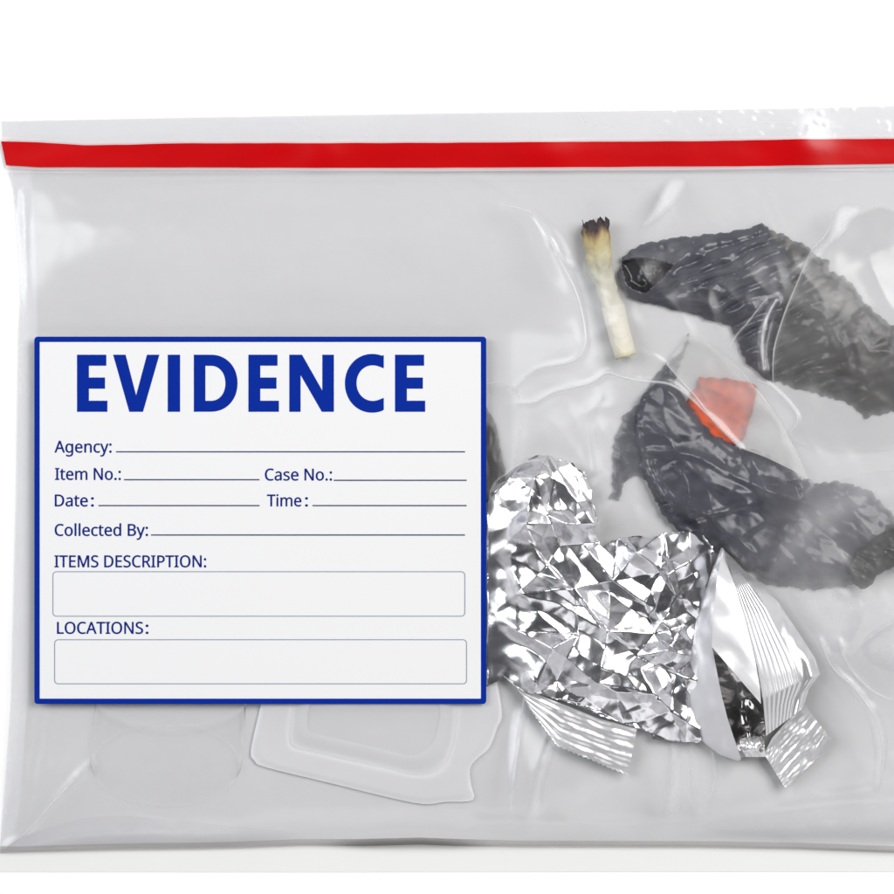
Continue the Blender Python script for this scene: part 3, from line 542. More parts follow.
def shoulder_h(u, v, x, y):
    return 3.6 + 8.0 * sstep(-.25, .3, v) + 1.9 * (1 - u) * sstep(0, .4, v) + .3 * np.sin(np.pi * u) * noise(x / 32, y / 26, 85)
loft('shiny_shoulder', [(722.5,549),(717,580),(713,615),(712,647)], [(723.5,549),(731,572),(746,623),(756,664),(760,688),(761,704)], 40, 70, shoulder_h, M_foil2, foil)
OPC = crumple((705, 640, 770, 765), 22, 79, 20, 1.3, .2)
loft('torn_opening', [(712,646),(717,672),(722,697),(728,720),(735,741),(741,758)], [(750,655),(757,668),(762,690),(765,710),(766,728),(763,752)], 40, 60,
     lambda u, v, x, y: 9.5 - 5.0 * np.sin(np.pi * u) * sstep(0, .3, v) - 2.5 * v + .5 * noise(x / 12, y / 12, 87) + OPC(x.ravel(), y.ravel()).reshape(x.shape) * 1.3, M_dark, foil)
loft('torn_lip', [(735,757),(728,748),(722,742)], [(766,757),(764,744),(762,735)], 40, 12, lambda u, v, x, y: 3.6 + 1.6 * np.sin(np.pi * v) + .7 * noise(x / 5, y / 5, 89), M_foil2, foil)
def crimp(amp, n, seed, base):
    return lambda u, v, x, y: base + amp * np.cos(u * 2 * np.pi * n + .8 * noise(x / 30, y / 30, seed)) * (1 - .5 * sstep(.88, 1, u)) + .45 * noise(x / 18, y / 18, seed + 1) + .05 * noise(x / 5, y / 5, seed + 2)
def serr(U, V, X, Y):
    e = sstep(.9, 1, U)
    return e * 0, e * (np.abs((V * 26) % 1 - .5) * 4 - 1)
loft('crimped_seal', [(503,676),(523,688),(545,697),(570,707),(600,719),(637,729)], [(524,694),(530,709),(548,733),(557,745.5),(574,753),(592,760),(612,769),(628,774.5)], 64, 110, crimp(.13, 4.6, 91, 3.6), M_foil2, foil, warp=serr)
def serr2(U, V, X, Y):
    e = sstep(.93, 1, V)
    return e * (np.abs((U * 12) % 1 - .5) * 5 - 1.2), e * (np.abs((U * 12) % 1 - .5) * 3)
loft('crimped_seal', [(764,754),(772,738),(786,722),(804,704)], [(785,788),(800,774),(818,757),(830,738)], 70, 60,
     lambda u, v, x, y: 3.8 + .13 * np.cos(u * 2 * np.pi * 5.5 + .6) + .45 * noise(x / 20, y / 14, 95) + .05 * noise(x / 4, y / 6, 96), M_foil2, foil, warp=lambda U, V, X, Y: ((np.abs((V * 9) % 1 - .5) * 3) * sstep(.95, 1, U), 0 * U))

# ---- clear plastic tray (bottom, partly under the label)
tray = thing('plastic_tray', 'clear moulded plastic tray with a flat rim under the label, bottom centre', 'plastic tray')
outer = smooth_line([(300,560),(285,600),(262,700),(251,749),(254,760),(265,767),(330,783),(415,803),(445,802),(473,800),(471,785),(470,768),(478,758),(489,748),(497,728),(501,704),(480,600),(470,560)], 6)
inner = smooth_line([(318,575),(308,620),(294,700),(290,735),(292,745),(300,749),(340,758),(384,768),(409,774),(424,775),(432,773),(440,768),(447,760),(450,752),(453,745),(455,730),(456,704),(450,620),(445,575)], 6)
top_ = smooth_line([(330,580),(322,625),(310,700),(307,722),(309,730),(316,734),(345,741),(384,750),(405,755),(416,755),(423,752),(429,747),(434,741),(436,735),(438,726),(440,704),(434,625),(428,580)], 6)
loft('rim', outer, inner, 14, 150, lambda u, v, x, y: 1.0 + .4 * sstep(0, .2, u) - .2 * np.exp(-((u - 1) / .1) ** 2) + .12 * noise(x / 30, y / 30, 101), M_tray, tray, attrs={'haze': lambda u, v, x, y: .12 + .35 * np.exp(-(u / .05) ** 2) + .2 * np.exp(-((u - 1) / .12) ** 2)})
loft('side_wall', inner, top_, 10, 150, lambda u, v, x, y: 1.35 + .85 * sstep(0, 1, u), M_tray, tray, attrs={'haze': lambda u, v, x, y: .0 + .2 * np.exp(-(u / .2) ** 2)})
tv, tF = fill_poly(resample(top_, 4), 6)
th = 2.1 - .25 * np.exp(-dist_poly(tv[:, 0], tv[:, 1], top_, True) / 6) + 0.15 * noise(tv[:, 0] / 25, tv[:, 1] / 25, 103)
splat(tv[:, 0], tv[:, 1], th)
mesh_obj('tray_floor', P(tv[:, 0], tv[:, 1], th), tF, M_tray, tray, attrs={'haze': np.full(len(tv), -.06)})

# ---- faint crushed clear cup
cup = thing('plastic_cup', 'faint clear plastic cup lying crushed under the lower left of the label', 'plastic cup')
def ring(cx, cy, a, b, zc, dz, n=96):
    t = np.linspace(0, 2 * np.pi, n, endpoint=False)
    return cx + a * np.cos(t), cy + b * np.sin(t), zc - dz * np.sin(t)
rings = [(172,690,77,36,1.5,.5),(172,693,78.5,38,1.5,.55),(171,700,75,37,1.45,.5),(168,740,77,40,1.4,.5),(166,762,76,42,1.4,.45),(166,766,73,41,1.4,.4)]
V = []; Hh = []
for r in rings:
    x, y, z = ring(*r); V.append(P(x, y, z)); Hh.append(z); splat(x, y, z)
n = 96
F = [(j * n + k, j * n + (k + 1) % n, (j + 1) * n + (k + 1) % n, (j + 1) * n + k) for j in range(len(rings) - 1) for k in range(n)]
mesh_obj('cup_wall', np.concatenate(V), F, M_cup, cup, attrs={'haze': np.repeat([.12, .22, .02, .0, .02, .10], n)})

# ---- thin film pieces lying over the contents
def drape(name, outline, haze, mat, step=3, lift=.5, parent=None, jagamp=0., seed=1, edge=.25, wr=.5, ew=2.2):
    o = resample(outline, step * .8)
    if jagamp: o = jag(outline, step * .8, jagamp, seed)
    v, F = fill_poly(o, step)
    x, y = v[:, 0], v[:, 1]
    R = blur(maxf(RAS, 6), 120)
    H = np.maximum(sample(R, x, y) + .4, sample(blur(maxf(RAS, 3), 10), x, y)) + lift + wr * (noise(x / 24, y / 24, seed) + .5)
    d = dist_poly(x, y, o, True)
    hz = haze(x, y, d) + edge * np.exp(-(d / ew) ** 2)
    ob = mesh_obj(name, P(x, y, H), F, mat, parent, attrs={'haze': hz})
    return ob, x, y, H
LATE = []
FLAP = smooth_line([(689,334),(708,343),(727,358),(745,376),(766,402),(784,429),(797,455),(808,479)], 4).tolist() + smooth_line([(792,470),(765,457),(741,448),(734,440),(725,432),(718,424),(712,419),(706,409),(699,401),(684,384),(666,364)], 4).tolist()
ob, x, y, H = drape('film_flap', FLAP, lambda x, y, d: .33 + .12 * sstep(700, 790, x) + .05 * noise(x / 20, y / 20, 4), M_veil, step=3, seed=3)
LATE.append((x, y, H)); tag(ob, 'milky triangular clear film flap lying over the red fragment', 'film scrap')
VEIL = smooth_line([(833,232),(813,251),(797,283),(783,318),(774,350),(773,382),(786,400),(797,414),(795,424),(789,434),(806,446),(850,452),(900,450),(950,442)], 5).tolist() + [(950,400),(945,300),(930,220),(880,205),(850,218)]
ob, x, y, H = drape('film_pouch', VEIL, lambda x, y, d: .035 + .03 * fbm(x / 50, y / 50, 7) - .16 * np.exp(-(d / 2.2) ** 2) * (y > 436), M_veil, step=3.2, lift=.9, seed=6, edge=.22)
LATE.append((x, y, H)); tag(ob, 'hazy clear film pouch lying over the right half of the upper black scrap', 'film pouch')
for q in LATE: splat(*q)

# ------------------------------------------------------------------ the bag
bag = thing('evidence_bag', 'clear sealed evidence bag with red closure strip and white evidence label', 'evidence bag')
LBL = (34.3, 336.6, 486.3, 704.0); LBLZ = 2.7
ybv = np.array([106, 121, 140, 167, 175, 190, 230, 270, 300, 340, 500, 700, 800, 842, 853.])
xl = lambda y: np.interp(y, ybv, [1, 1, 2, 7, 9, 13, 17, 20.5, 20, 18, 16, 11, 4, 0, -2])
xr = lambda y: 1136 - np.interp(y, ybv, [1, 1, 2, 7, 9, 13, 17, 20.5, 20, 18, 16, 11, 4, 0, -2])
yt = lambda x: np.interp(x, [0, 200, 447, 700, 800, 894, 1000], [121, 117, 113, 109.5, 108, 105.5, 105])
yb = lambda x: np.interp(x, [-5, 0, 60, 120, 200, 240, 300, 360, 420, 460, 520, 700, 800, 894, 1000], [853, 853, 851.5, 850, 849, 848, 845.5, 845.5, 844, 845.5, 847, 847.5, 849, 852.5, 853])

# membrane stretched over the contents (obstacle problem, coarse to fine)
gx, gy = np.meshgrid(RX0 + (np.arange(RW) + .5) * RC, RY0 + (np.arange(RH) + .5) * RC)
fxw = np.minimum(gx - xl(gy), xr(gy) - gx); fyb = yb(gx) - gy; fyt = gy - 176 + .008 * gx
edge_d = np.minimum(np.minimum(fxw, fyb), fyt)
lab_in = (gx > LBL[0] - 8) & (gx < LBL[2] + 4) & (gy > LBL[1] - 8) & (gy < LBL[3] + 8)
OBS = maxf(RAS, 2) + .35 * (RAS > 0)
OBS = np.where(lab_in, np.minimum(OBS, LBLZ - .35), OBS)
OBS = np.where(edge_d < 2, 0, OBS)
def down(R, k, f):
    h, w = R.shape; return f(R[:h // k * k, :w // k * k].reshape(h // k, k, w // k, k), axis=(1, 3))
Fm = None
for k, it in ((8, 500), (4, 160), (2, 60), (1, 14)):
    if RH % k or RW % k:
        ph, pw = -RH % k, -RW % k
    else: ph = pw = 0
    Ob = down(np.pad(OBS, ((0, ph), (0, pw))), k, np.max); Ed = down(np.pad(edge_d, ((0, ph), (0, pw)), constant_values=-1), k, np.min)
    if Fm is None: Fm = Ob.copy()
    else:
        Fm = np.kron(Fm, np.ones((2, 2)))[:Ob.shape[0], :Ob.shape[1]]
        if Fm.shape != Ob.shape: Fm = np.pad(Fm, ((0, Ob.shape[0] - Fm.shape[0]), (0, Ob.shape[1] - Fm.shape[1])), mode='edge')
        Fm = blur(Fm, 3)
    press = .0012 * k * k
    for _ in range(it):
        Q = np.pad(Fm, 1, mode='edge')
        Fm = (Q[:-2, 1:-1] + Q[2:, 1:-1] + Q[1:-1, :-2] + Q[1:-1, 2:]) / 4 + press
        Fm = np.maximum(Fm, Ob); Fm = np.where(Ed <= 0, 0, np.minimum(Fm, 16))
Fm = np.maximum(blur(Fm[:RH, :RW], 40), blur(np.maximum(Fm[:RH, :RW], OBS), 4))
lw_ = sstep(-26, -2, np.minimum(np.minimum(gx - LBL[0], LBL[2] - gx), np.minimum(gy - LBL[1], LBL[3] - gy)))
FLAT = LBLZ - .25
OBSS = blur(OBS, 3)

# creases of the front film: (line, ridge height mm, half width, milky whitening)
CR = [
 ([(500,205),(525,210),(540,222),(556,252),(575,290),(584,325),(584,349),(571,362),(540,368),(525,378),(515,388)], .9, 3.2, .22),
 ([(488,383),(505,384),(516,390),(522,402),(520,430),(515,460),(512,478)], .7, 3.5, .16),
 ([(517,404),(535,402),(555,392),(590,383),(607,373),(622,377),(643,381),(669,384),(689,397),(708,415),(726,433),(741,448)], .8, 2.6, .26),
 ([(592,470),(587,440),(588,415),(600,398)], .5, 4, .08),
 ([(640,350),(655,357),(666,364)], .4, 2, .12),
 ([(727,351),(735,337),(748,322),(765,300)], .5, 2.2, .14),
 ([(764,370),(762,345),(766,320),(776,300)], 1.1, 3.6, .30),  # whitening here also paints a bright specular streak
 ([(757,380),(771,386),(786,400),(797,415),(796,425),(788,434)], .5, 1.8, .22),
 ([(660,540),(690,700),(700,790)], .0, 5, .0),
 ([(525,690),(518,740),(512,790),(510,820)], .7, 4.5, .14),
 ([(545,735),(535,770),(531,815)], .7, 4, .12),
 ([(672,745),(668,780),(664,812)], .8, 4.5, .13),
 ([(692,745),(688,775),(690,800),(697,815)], .6, 3, .13),
 ([(712,752),(715,775),(706,814)], .7, 3, .15),
 ([(820,640),(833,668),(856,690),(876,720),(883,752),(880,800)], .4, 4.5, .22),
 ([(838,640),(850,668),(874,692),(900,702)], .35, 3.5, .15),
 ([(850,655),(872,636),(896,622)], .6, 2.5, .12),
 ([(802,775),(816,790),(840,792),(870,786)], .15, 2.4, .08),
 ([(0,852),(30,828),(55,800),(78,776),(90,764)], .9, 4.5, .12),
 ([(2,850),(60,838),(140,834),(230,838)], .9, 7, .04),
 ([(78,776),(110,800),(170,818)], .5, 5, .03),
 ([(24,195),(25,260),(27,320),(26,420),(22,560),(17,700),(9,800)], .9, 4, .06),
 ([(36,704),(30,760),(20,815)], .8, 4, .07),
 ([(46,704),(42,750),(30,815)], .5, 4, .06),
 ([(480,822),(600,826),(700,822),(800,808),(894,800),(990,796)], .9, 8, .05),
 ([(100,740),(104,720),(112,708)], .4, 3, .05),
 ([(470,175),(520,196),(560,230),(575,262)], .5, 5, .05),
 ([(640,182),(655,190),(668,207),(676,222)], .5, 3, .05),
 ([(770,190),(776,205),(782,225)], .4, 2.2, .07),
 ([(745,186),(757,196),(768,214),(774,232)], .4, 2.2, .07),
 ([(470,760),(480,754),(492,748),(500,728),(503,705)], .3, 2.5, .10),
]
def film_height(x, y, k=1.0):
    h = sample(Fm, x, y)
    x = np.asarray(x, float); y = np.asarray(y, float)
    ed = np.minimum(np.minimum(x - xl(y), xr(y) - x), np.minimum(yb(x) - y, y - 176 + .008 * x))
    m = sstep(0, 26, ed)
    w = .62 * fbm(x / 150, y / 62, 21, 2) + .24 * (ridged(x / 70 + y / 240, y / 46, 23) - .5) * (.5 + .5 * sstep(200, 500, x))
    rx, ry = rot(x, y, 58)
    w = w + .28 * (ridged(rx / 100, ry / 34, 27) - .4) * sstep(470, 560, x)
    w = w + .10 * noise(x / 18, y / 18, 28)
    L = np.minimum(np.minimum(x - LBL[0], LBL[2] - x), np.minimum(y - LBL[1], LBL[3] - y))
    Lo = np.hypot(np.maximum(np.maximum(LBL[0] - x, x - LBL[2]), 0), np.maximum(np.maximum(LBL[1] - y, y - LBL[3]), 0))
    lw = 1 - sstep(0, 150, Lo)
    h = h + m * np.maximum(w + .25, -.1) * (1 - .9 * sstep(-60, 0, L))
    hz = np.zeros_like(x)
    for pts, amp, wd, z in CR:
        dd = dist_poly(x, y, smooth_line(pts, 4))
        h = h + .6 * amp * np.exp(-(dd / wd) ** 2) * sstep(-1, 6, ed)
        hz = hz + z * np.exp(-(dd / (wd * .42)) ** 2) + z * .22 * np.exp(-(dd / (wd * 2.0)) ** 2)
    hz = hz * (1 - sstep(-8, 2, L))
    h = np.where(L > -3, FLAT, np.maximum(h * (1 - lw) + FLAT * lw, sample(OBSS, x, y)))
    top = y < 178
    zip_ = .9 * np.exp(-((y - 173.5 + .004 * x) / 1.6) ** 2) + .5 * np.exp(-((y - 181.0 + .004 * x) / 1.4) ** 2)
    bump = 1.5 * np.exp(-(((x - 800) / 26) ** 2 + ((y - 140) / 26) ** 2)) + .9 * np.exp(-(((x - 322) / 24) ** 2 + ((y - 153) / 16) ** 2)) + .7 * np.exp(-(((x - 545) / 30) ** 2 + ((y - 150) / 16) ** 2))
    fl = .35 + bump + .28 * (fbm(x / 120, y / 40, 33, 2) + .6) * (1 - sstep(180, 200, y))
    h = np.maximum(h, fl) + zip_
    hz = hz + .30 * np.exp(-((y - 172.5 + .004 * x) / 2.0) ** 2)
    # seam speckles along the top flap
    sp = sstep(.35, .6, noise(x / 9, y / 5, 35)) * (1 - sstep(135, 140, y)) * (sstep(620, 700, x) * .8 + .12)
    h = h + sp * .35 * (y < 137)
    hz = hz + .22 * np.exp(-(((x - 845) / 55) ** 2 + ((y - 500) / 32) ** 2)) + .12 * np.exp(-(((x - 800) / 45) ** 2 + ((y - 560) / 34) ** 2)) + .46 * np.exp(-(((x - 865) / 62) ** 2 + ((y - 630) / 38) ** 2)) + .05 * fbm(x / 90, y / 70, 37, 3)  # soft milky patches at right paint glare into the film
    # welded side edges read a little milkier
    hz = hz + .10 * np.exp(-((x - xl(y)) / 7) ** 2)
    return h, hz
NU, NV = 580, 380
u = np.linspace(0, 1, NU); v = np.linspace(0, 1, NV)
U, Vv = np.meshgrid(u, v)
xg0 = -2 + U * 1140
YT = yt(xg0); YB = yb(xg0)
Yg = YT + (YB - YT) * Vv
Xg = xl(Yg) + (xr(Yg) - xl(Yg)) * U
hf, hz = film_height(Xg.ravel(), Yg.ravel())
F = []
idx = np.arange(NU * NV).reshape(NV, NU)
F = np.stack([idx[:-1, :-1].ravel(), idx[1:, :-1].ravel(), idx[1:, 1:].ravel(), idx[:-1, 1:].ravel()], 1).tolist()
mesh_obj('front_film', P(Xg.ravel(), Yg.ravel(), hf + .1), F, M_front, bag, attrs={'haze': hz})
# back film: lies on the table, lifting at the bottom hem
NB = 4
idx = np.arange((NU // 2) * (NV // 2)).reshape(NV // 2, NU // 2)
Xb, Yb = Xg[::2, ::2], Yg[::2, ::2]
def back_h(x, y):
    db = yb(x) - y
    return .33 + .05 * noise(x / 60, y / 60, 44) + np.exp(-(db / 9) ** 2) * (.3 + 1.6 * np.exp(-((x - 415) / 75) ** 2) + .7 * np.exp(-((x - 860) / 120) ** 2) + .2 * noise(x / 50, y * 0, 45))
hb = back_h(Xb.ravel(), Yb.ravel())
F = np.stack([idx[:-1, :-1].ravel(), idx[1:, :-1].ravel(), idx[1:, 1:].ravel(), idx[:-1, 1:].ravel()], 1).tolist()
hzb = -.45 * np.exp(-(((Xb.ravel() - 885) / 95) ** 2 + ((Yb.ravel() - 610) / 95) ** 2)) + .19 * fbm(Xb.ravel() / 170, Yb.ravel() / 90, 46, 3) - .34 * np.exp(-((Xb.ravel() - xl(Yb.ravel())) / 15) ** 2) - .33 * (1 - sstep(135, 180, Yb.ravel()))  # the clearer patch at right paints glare by letting white through
mesh_obj('back_film', P(Xb.ravel(), Yb.ravel(), hb), F, M_back, bag, attrs={'haze': hzb})
# bottom hem: welded edge curling up, darkened to paint the shade under the lifted film
xs = np.linspace(0, 1136, 300)
V = []
for k, (dy, dh) in enumerate(((-6.5, 1.2), (-1.5, .95), (.6, .4))):
    hh_, _ = film_height(xs, yb(xs) - 6)
    bh = back_h(xs, yb(xs) + 0 * xs)
    V.append(P(xs, yb(xs) + dy, bh + dh))
V = np.concatenate(V); n = 300
F = [(r * n + i, (r + 1) * n + i, (r + 1) * n + i + 1, r * n + i + 1) for r in range(2) for i in range(n - 1)]
mesh_obj('bottom_hem_shade', V, F, film_mat('hem_shade_film', (.86, .85, .84), (.20, .19, .18), .06, rough=.3, attr='haze', gloss=.5), bag, attrs={'haze': np.concatenate([a * (.10 + .88 * np.exp(-((xs - 408) / 66) ** 4) + .12 * np.exp(-((xs - 860) / 90) ** 2)) for a in (.5, 1, 1)])})

# red closure strip and its pale adhesive margins
xs = np.linspace(1, 994, 420)
rt = lambda x: np.interp(x, [0, 40, 85, 130, 180, 300, 447, 560, 700, 800, 894, 1000], [141.2, 142.4, 145.2, 144.6, 143.2, 143.2, 142.8, 141.8, 141.2, 139.2, 138.8, 139]) + .25 * noise(x / 26, x * 0, 51)
rb = lambda x: np.interp(x, [0, 8, 40, 200, 447, 700, 760, 894, 1000], [164, 165.5, 167.2, 167.4, 168.2, 167, 166, 163.6, 163.4]) + .25 * noise(x / 30, x * 0, 52)
def strip(name, top, bot, mat, lift, x0, x1, nn=6, sk=0.):
    xs = np.linspace(x0, x1, 420); V = []
    for t in np.linspace(0, 1, nn):
        xx = xs + sk * t * np.clip(1 - (xs - x0) / 60, 0, 1)
        yy = top(xx) * (1 - t) + bot(xx) * t
        h, _ = film_height(xx, yy)
        V.append(P(xx, yy, h + lift))
    V = np.concatenate(V); n = 420
    F = [(r * n + i, (r + 1) * n + i, (r + 1) * n + i + 1, r * n + i + 1) for r in range(nn - 1) for i in range(n - 1)]
    return mesh_obj(name, V, F, mat, bag)
strip('red_closure_strip', rt, rb, M_red, .45, 1.0, 1134, 10, sk=5.)
strip('adhesive_margin', lambda x: rt(x) - 3.2, lambda x: rb(x) + 3.0, M_halo, .25, 1.0, 1135, 8, sk=5.)

# film creases and folds, plus milky bands that paint highlights and glare
def crease_line(pts, w, hz):
    p = resample(smooth_line(pts, 8), 2.0, closed=False); n = len(p)
    t = np.gradient(p, axis=0); t /= np.hypot(*t.T)[:, None] + 1e-9; nr = np.stack([t[:, 1], -t[:, 0]], 1)
    q = np.linspace(0, 1, n); ww = w * (.35 + .65 * np.sin(np.pi * np.clip(q, .03, .97))) * (1 + .35 * noise(q * 9, q * 0, int(p[0, 0])))
    V = []; A = []
    for k, (o_, a) in enumerate(((-1.6, 0), (-.4, 1), (.4, 1), (1.6, 0))):
        x, y = (p + nr * (ww * o_)[:, None]).T
        h, _ = film_height(x, y)
        V.append(P(x, y, h + .14 + .5 * a)); A.append(np.full(n, a * hz) * (.75 + .5 * noise(q * 7, q * 0, int(p[0, 1]))))
    F = [(r * n + i, r * n + i + 1, (r + 1) * n + i + 1, (r + 1) * n + i) for r in range(3) for i in range(n - 1)]
    return mesh_obj('film_crease', np.concatenate(V), F, M_fold_glare, bag, attrs={'haze': np.concatenate(A)})
for k, w_, hz_ in ((0, 1.1, .55), (1, .9, .35), (2, 1.0, .6), (5, .8, .45), (6, 1.6, .75), (7, .8, .6), (9, 1.5, .35), (11, 1.3, .30), (13, 1.2, .3), (14, 1.2, .45), (15, 1.2, .35), (16, 1.0, .35), (18, 1.2, .35)):
    crease_line(CR[k][0], w_, hz_)
crease_line([(666,364),(682,382),(699,401),(712,419),(725,433),(741,449)], 1.0, .65)
crease_line([(708,343),(727,358),(745,376),(766,402),(784,429),(797,455),(808,479)], .8, .4)
crease_line([(838,208),(826,234),(812,250),(797,283),(783,318),(774,350),(773,382)], .9, .45)
crease_line([(690,748),(692,775),(700,815)], 1.0, .3)
def fold_glare(outline, hz, seed, lift=.25, soft=9):
    o = resample(smooth_line(outline, 5, True), 2.4)
    v, F = fill_poly(o, 2.6); x, y = v[:, 0], v[:, 1]
    h, _ = film_height(x, y)
    d = dist_poly(x, y, o, True)
    H = h + lift * sstep(0, 8, d) + .3 + .2 * noise(x / 14, y / 14, seed)
    return mesh_obj('fold_glare_film', P(x, y, H), F, M_fold_glare, bag, attrs={'haze': hz * sstep(0, soft, d) * (1 + .35 * noise(x / 16, y / 16, seed))})
fold_glare([(667,178),(684,176),(688,185),(680,200),(664,216),(648,228),(640,226),(652,205)], .55, 3)  # milky strip painted in place of a softbox highlight
fold_glare([(838,206),(860,204),(862,212),(846,230),(828,250),(812,262),(796,274),(785,277),(792,264),(812,250),(826,236)], .55, 4)  # pale band over the fold paints its bright reflection
fold_glare([(532,216),(541,222),(558,244),(580,262),(582,272),(570,270),(556,256),(543,236)], .32, 5)
fold_glare([(826,640),(836,660),(862,684),(882,716),(888,750),(880,790),(872,788),(874,752),(866,716),(848,690),(832,670)], .42, 6)
fold_glare([(668,745),(680,745),(684,770),(682,810),(668,815),(662,812),(668,780)], .34, 7)
fold_glare([(548,742),(556,750),(545,785),(542,815),(530,818),(532,785)], .32, 8)
fold_glare([(788,592),(826,584),(864,598),(858,630),(840,652),(818,640)], .26, 10, soft=20)  # whitened area painting the broad glare right of the foil
fold_glare([(862,642),(894,618),(935,606),(940,660),(900,672),(872,664)], .22, 11, soft=20)  # glare whitening continued towards the right edge
fold_glare([(700,826),(780,812),(880,803),(990,800),(990,838),(880,838),(760,838)], .26, 12, soft=20)
fold_glare([(6,848),(60,824),(120,816),(230,826),(300,834),(240,842),(100,845)], .24, 13, soft=20)
fold_glare([(792,505),(840,480),(900,470),(930,488),(880,512),(830,546),(770,585),(765,560)], .26, 14, soft=40)  # painted glare spreading over the lower scrap
fold_glare([(516,702),(528,708),(522,745),(516,785),(508,790),(508,745)], .30, 9)

# ------------------------------------------------------------------ the label
lab_h = LBLZ
def slab_round(name, x0, y0, x1, y1, r, h0, h1, mat, parent):
    pts = []
    for cx, cy, a0 in ((x1 - r, y0 + r, -90), (x1 - r, y1 - r, 0), (x0 + r, y1 - r, 90), (x0 + r, y0 + r, 180)):
        for k in range(7):
            a = math.radians(a0 + k * 15); pts.append((cx + r * math.cos(a), cy + r * math.sin(a)))
    n = len(pts); p = np.array(pts)
    V = np.concatenate([P(p[:, 0], p[:, 1], h1), P(p[:, 0], p[:, 1], h0)])
    F = [list(range(n))[::-1]] + [[i, (i + 1) % n, n + (i + 1) % n, n + i] for i in range(n)]
    return mesh_obj(name, V, F, mat, parent, smooth=False)
def rring(name, x0, y0, x1, y1, r, w, h, mat, parent):
    def loop(ins, r):
        pts = []
        for cx, cy, a0 in ((x1 - ins - r, y0 + ins + r, -90), (x1 - ins - r, y1 - ins - r, 0), (x0 + ins + r, y1 - ins - r, 90), (x0 + ins + r, y0 + ins + r, 180)):
            for k in range(7):
                a = math.radians(a0 + k * 15); pts.append((cx + r * math.cos(a), cy + r * math.sin(a)))
        return np.array(pts)
    a = loop(0, r); b = loop(w, max(r - w, .4)); n = len(a)
    V = np.concatenate([P(a[:, 0], a[:, 1], h), P(b[:, 0], b[:, 1], h)])
    F = [[i, n + i, n + (i + 1) % n, (i + 1) % n] for i in range(n)]
    return mesh_obj(name, V, F, mat, parent, smooth=False)
label = slab_round('evidence_label', *LBL, 3.4, lab_h - .22, lab_h, M_label, bag)
label['label'] = 'white evidence form label with blue border and printed fields'
rring('border', LBL[0] - .0, LBL[1], LBL[2], LBL[3], 3.4, 5.4, lab_h + .05, M_blue, label)

def contour_mesh(name, contours, h, mat, parent, bold=0):
    cu = bpy.data.curves.new(name, 'CURVE'); cu.dimensions = '2D'; cu.fill_mode = 'BOTH'; cu.resolution_u = 1
    for c in contours:
        sp = cu.splines.new('POLY'); sp.points.add(len(c) - 1); sp.use_cyclic_u = True
        for q, (x, y) in zip(sp.points, c): q.co = ((x - C0) * .01, -(y - C0) * .01, 0, 1)
    o = bpy.data.objects.new(name, cu); COL.objects.link(o)
    dg = bpy.context.evaluated_depsgraph_get()
    me = bpy.data.meshes.new_from_object(o.evaluated_get(dg))
    vs = np.array([list(q.co) for q in me.vertices]); fs = [list(f.vertices) for f in me.polygons]
    bpy.data.objects.remove(o); bpy.data.curves.remove(cu); bpy.data.meshes.remove(me)
    x = vs[:, 0] / .01 + C0; y = C0 - vs[:, 1] / .01
    if bold:
        n = len(x); offs = ((-bold, 0), (bold, 0), (0, -bold * .7), (0, bold * .7))
        fs = [[i + k * n for i in f] for k in range(4) for f in fs]
        return mesh_obj(name, np.concatenate([P(x + a, y + b, h + .006 * k) for k, (a, b) in enumerate(offs)]), fs, mat, parent, smooth=False)
    return mesh_obj(name, P(x, y, h), fs, mat, parent, smooth=False)
def text_contours(s, x0, x1, base, cap, gaps=None):
    """set a string so that its ink runs x0..x1, with capitals 'cap' tall"""
    sc = cap / max(p[1] for c in GLYPHS['I'][1] for p in c); pen = 0; out = []
    for ch in s:
        adv, cs = GLYPHS[ch]
        out += [[(pen + px, py) for px, py in c] for c in cs]; pen += adv
    mn = min(p[0] for c in out for p in c); mx = max(p[0] for c in out for p in c)
    kx = (x1 - x0) / (mx - mn)
    return [[(x0 + (px - mn) * kx, base - py * sc) for px, py in c] for c in out]
TZ = lab_h + .06
CAPT = [('Agency:', 54.7, 111.4, 452.5), ('Item No.:', 55.2, 120.6, 479.8), ('Case No.:', 265.1, 331.8, 480.4), ('Collected By:', 54.9, 147.8, 535.8), ('ITEMS DESCRIPTION:', 54.6, 206, 567.2)]
for s, x0, x1, b in CAPT:
    contour_mesh('field_caption', text_contours(s, x0, x1, b, 11.7), TZ, M_ink, label, .24)
def split_caption(s, x0, x1, c0, c1, b):
    contour_mesh('field_caption', text_contours(s, x0, x1, b, 11.7) + text_contours(':', c0, c1, b, 11.7), TZ, M_ink, label, .24)
split_caption('Date', 55, 87.6, 91.2, 93.6, 506.3)
split_caption('Time', 267.2, 301.2, 305.3, 307.7, 506.3)
split_caption('LOCATIONS', 57.2, 142.9, 145.8, 148.3, 633.7)
for x0, x1, y in ((116, 465, 451.8), (124, 259.5, 479.7), (333.8, 466.6, 480.3), (98.4, 259.5, 505.6), (312.5, 466.6, 505.6), (151, 465, 535.0)):
    V = [P(a, b, TZ) for a, b in ((x0, y - .65), (x1, y - .65), (x1, y + .65), (x0, y + .65))]
    mesh_obj('writing_line', V, [(3, 2, 1, 0)], M_rule, label, smooth=False)
rring('answer_box', 52.5, 571.3, 465.2, 616.6, 4, .8, TZ, M_box, label)
rring('answer_box', 54.2, 639.3, 466.9, 684.2, 4, .8, TZ, M_box, label)
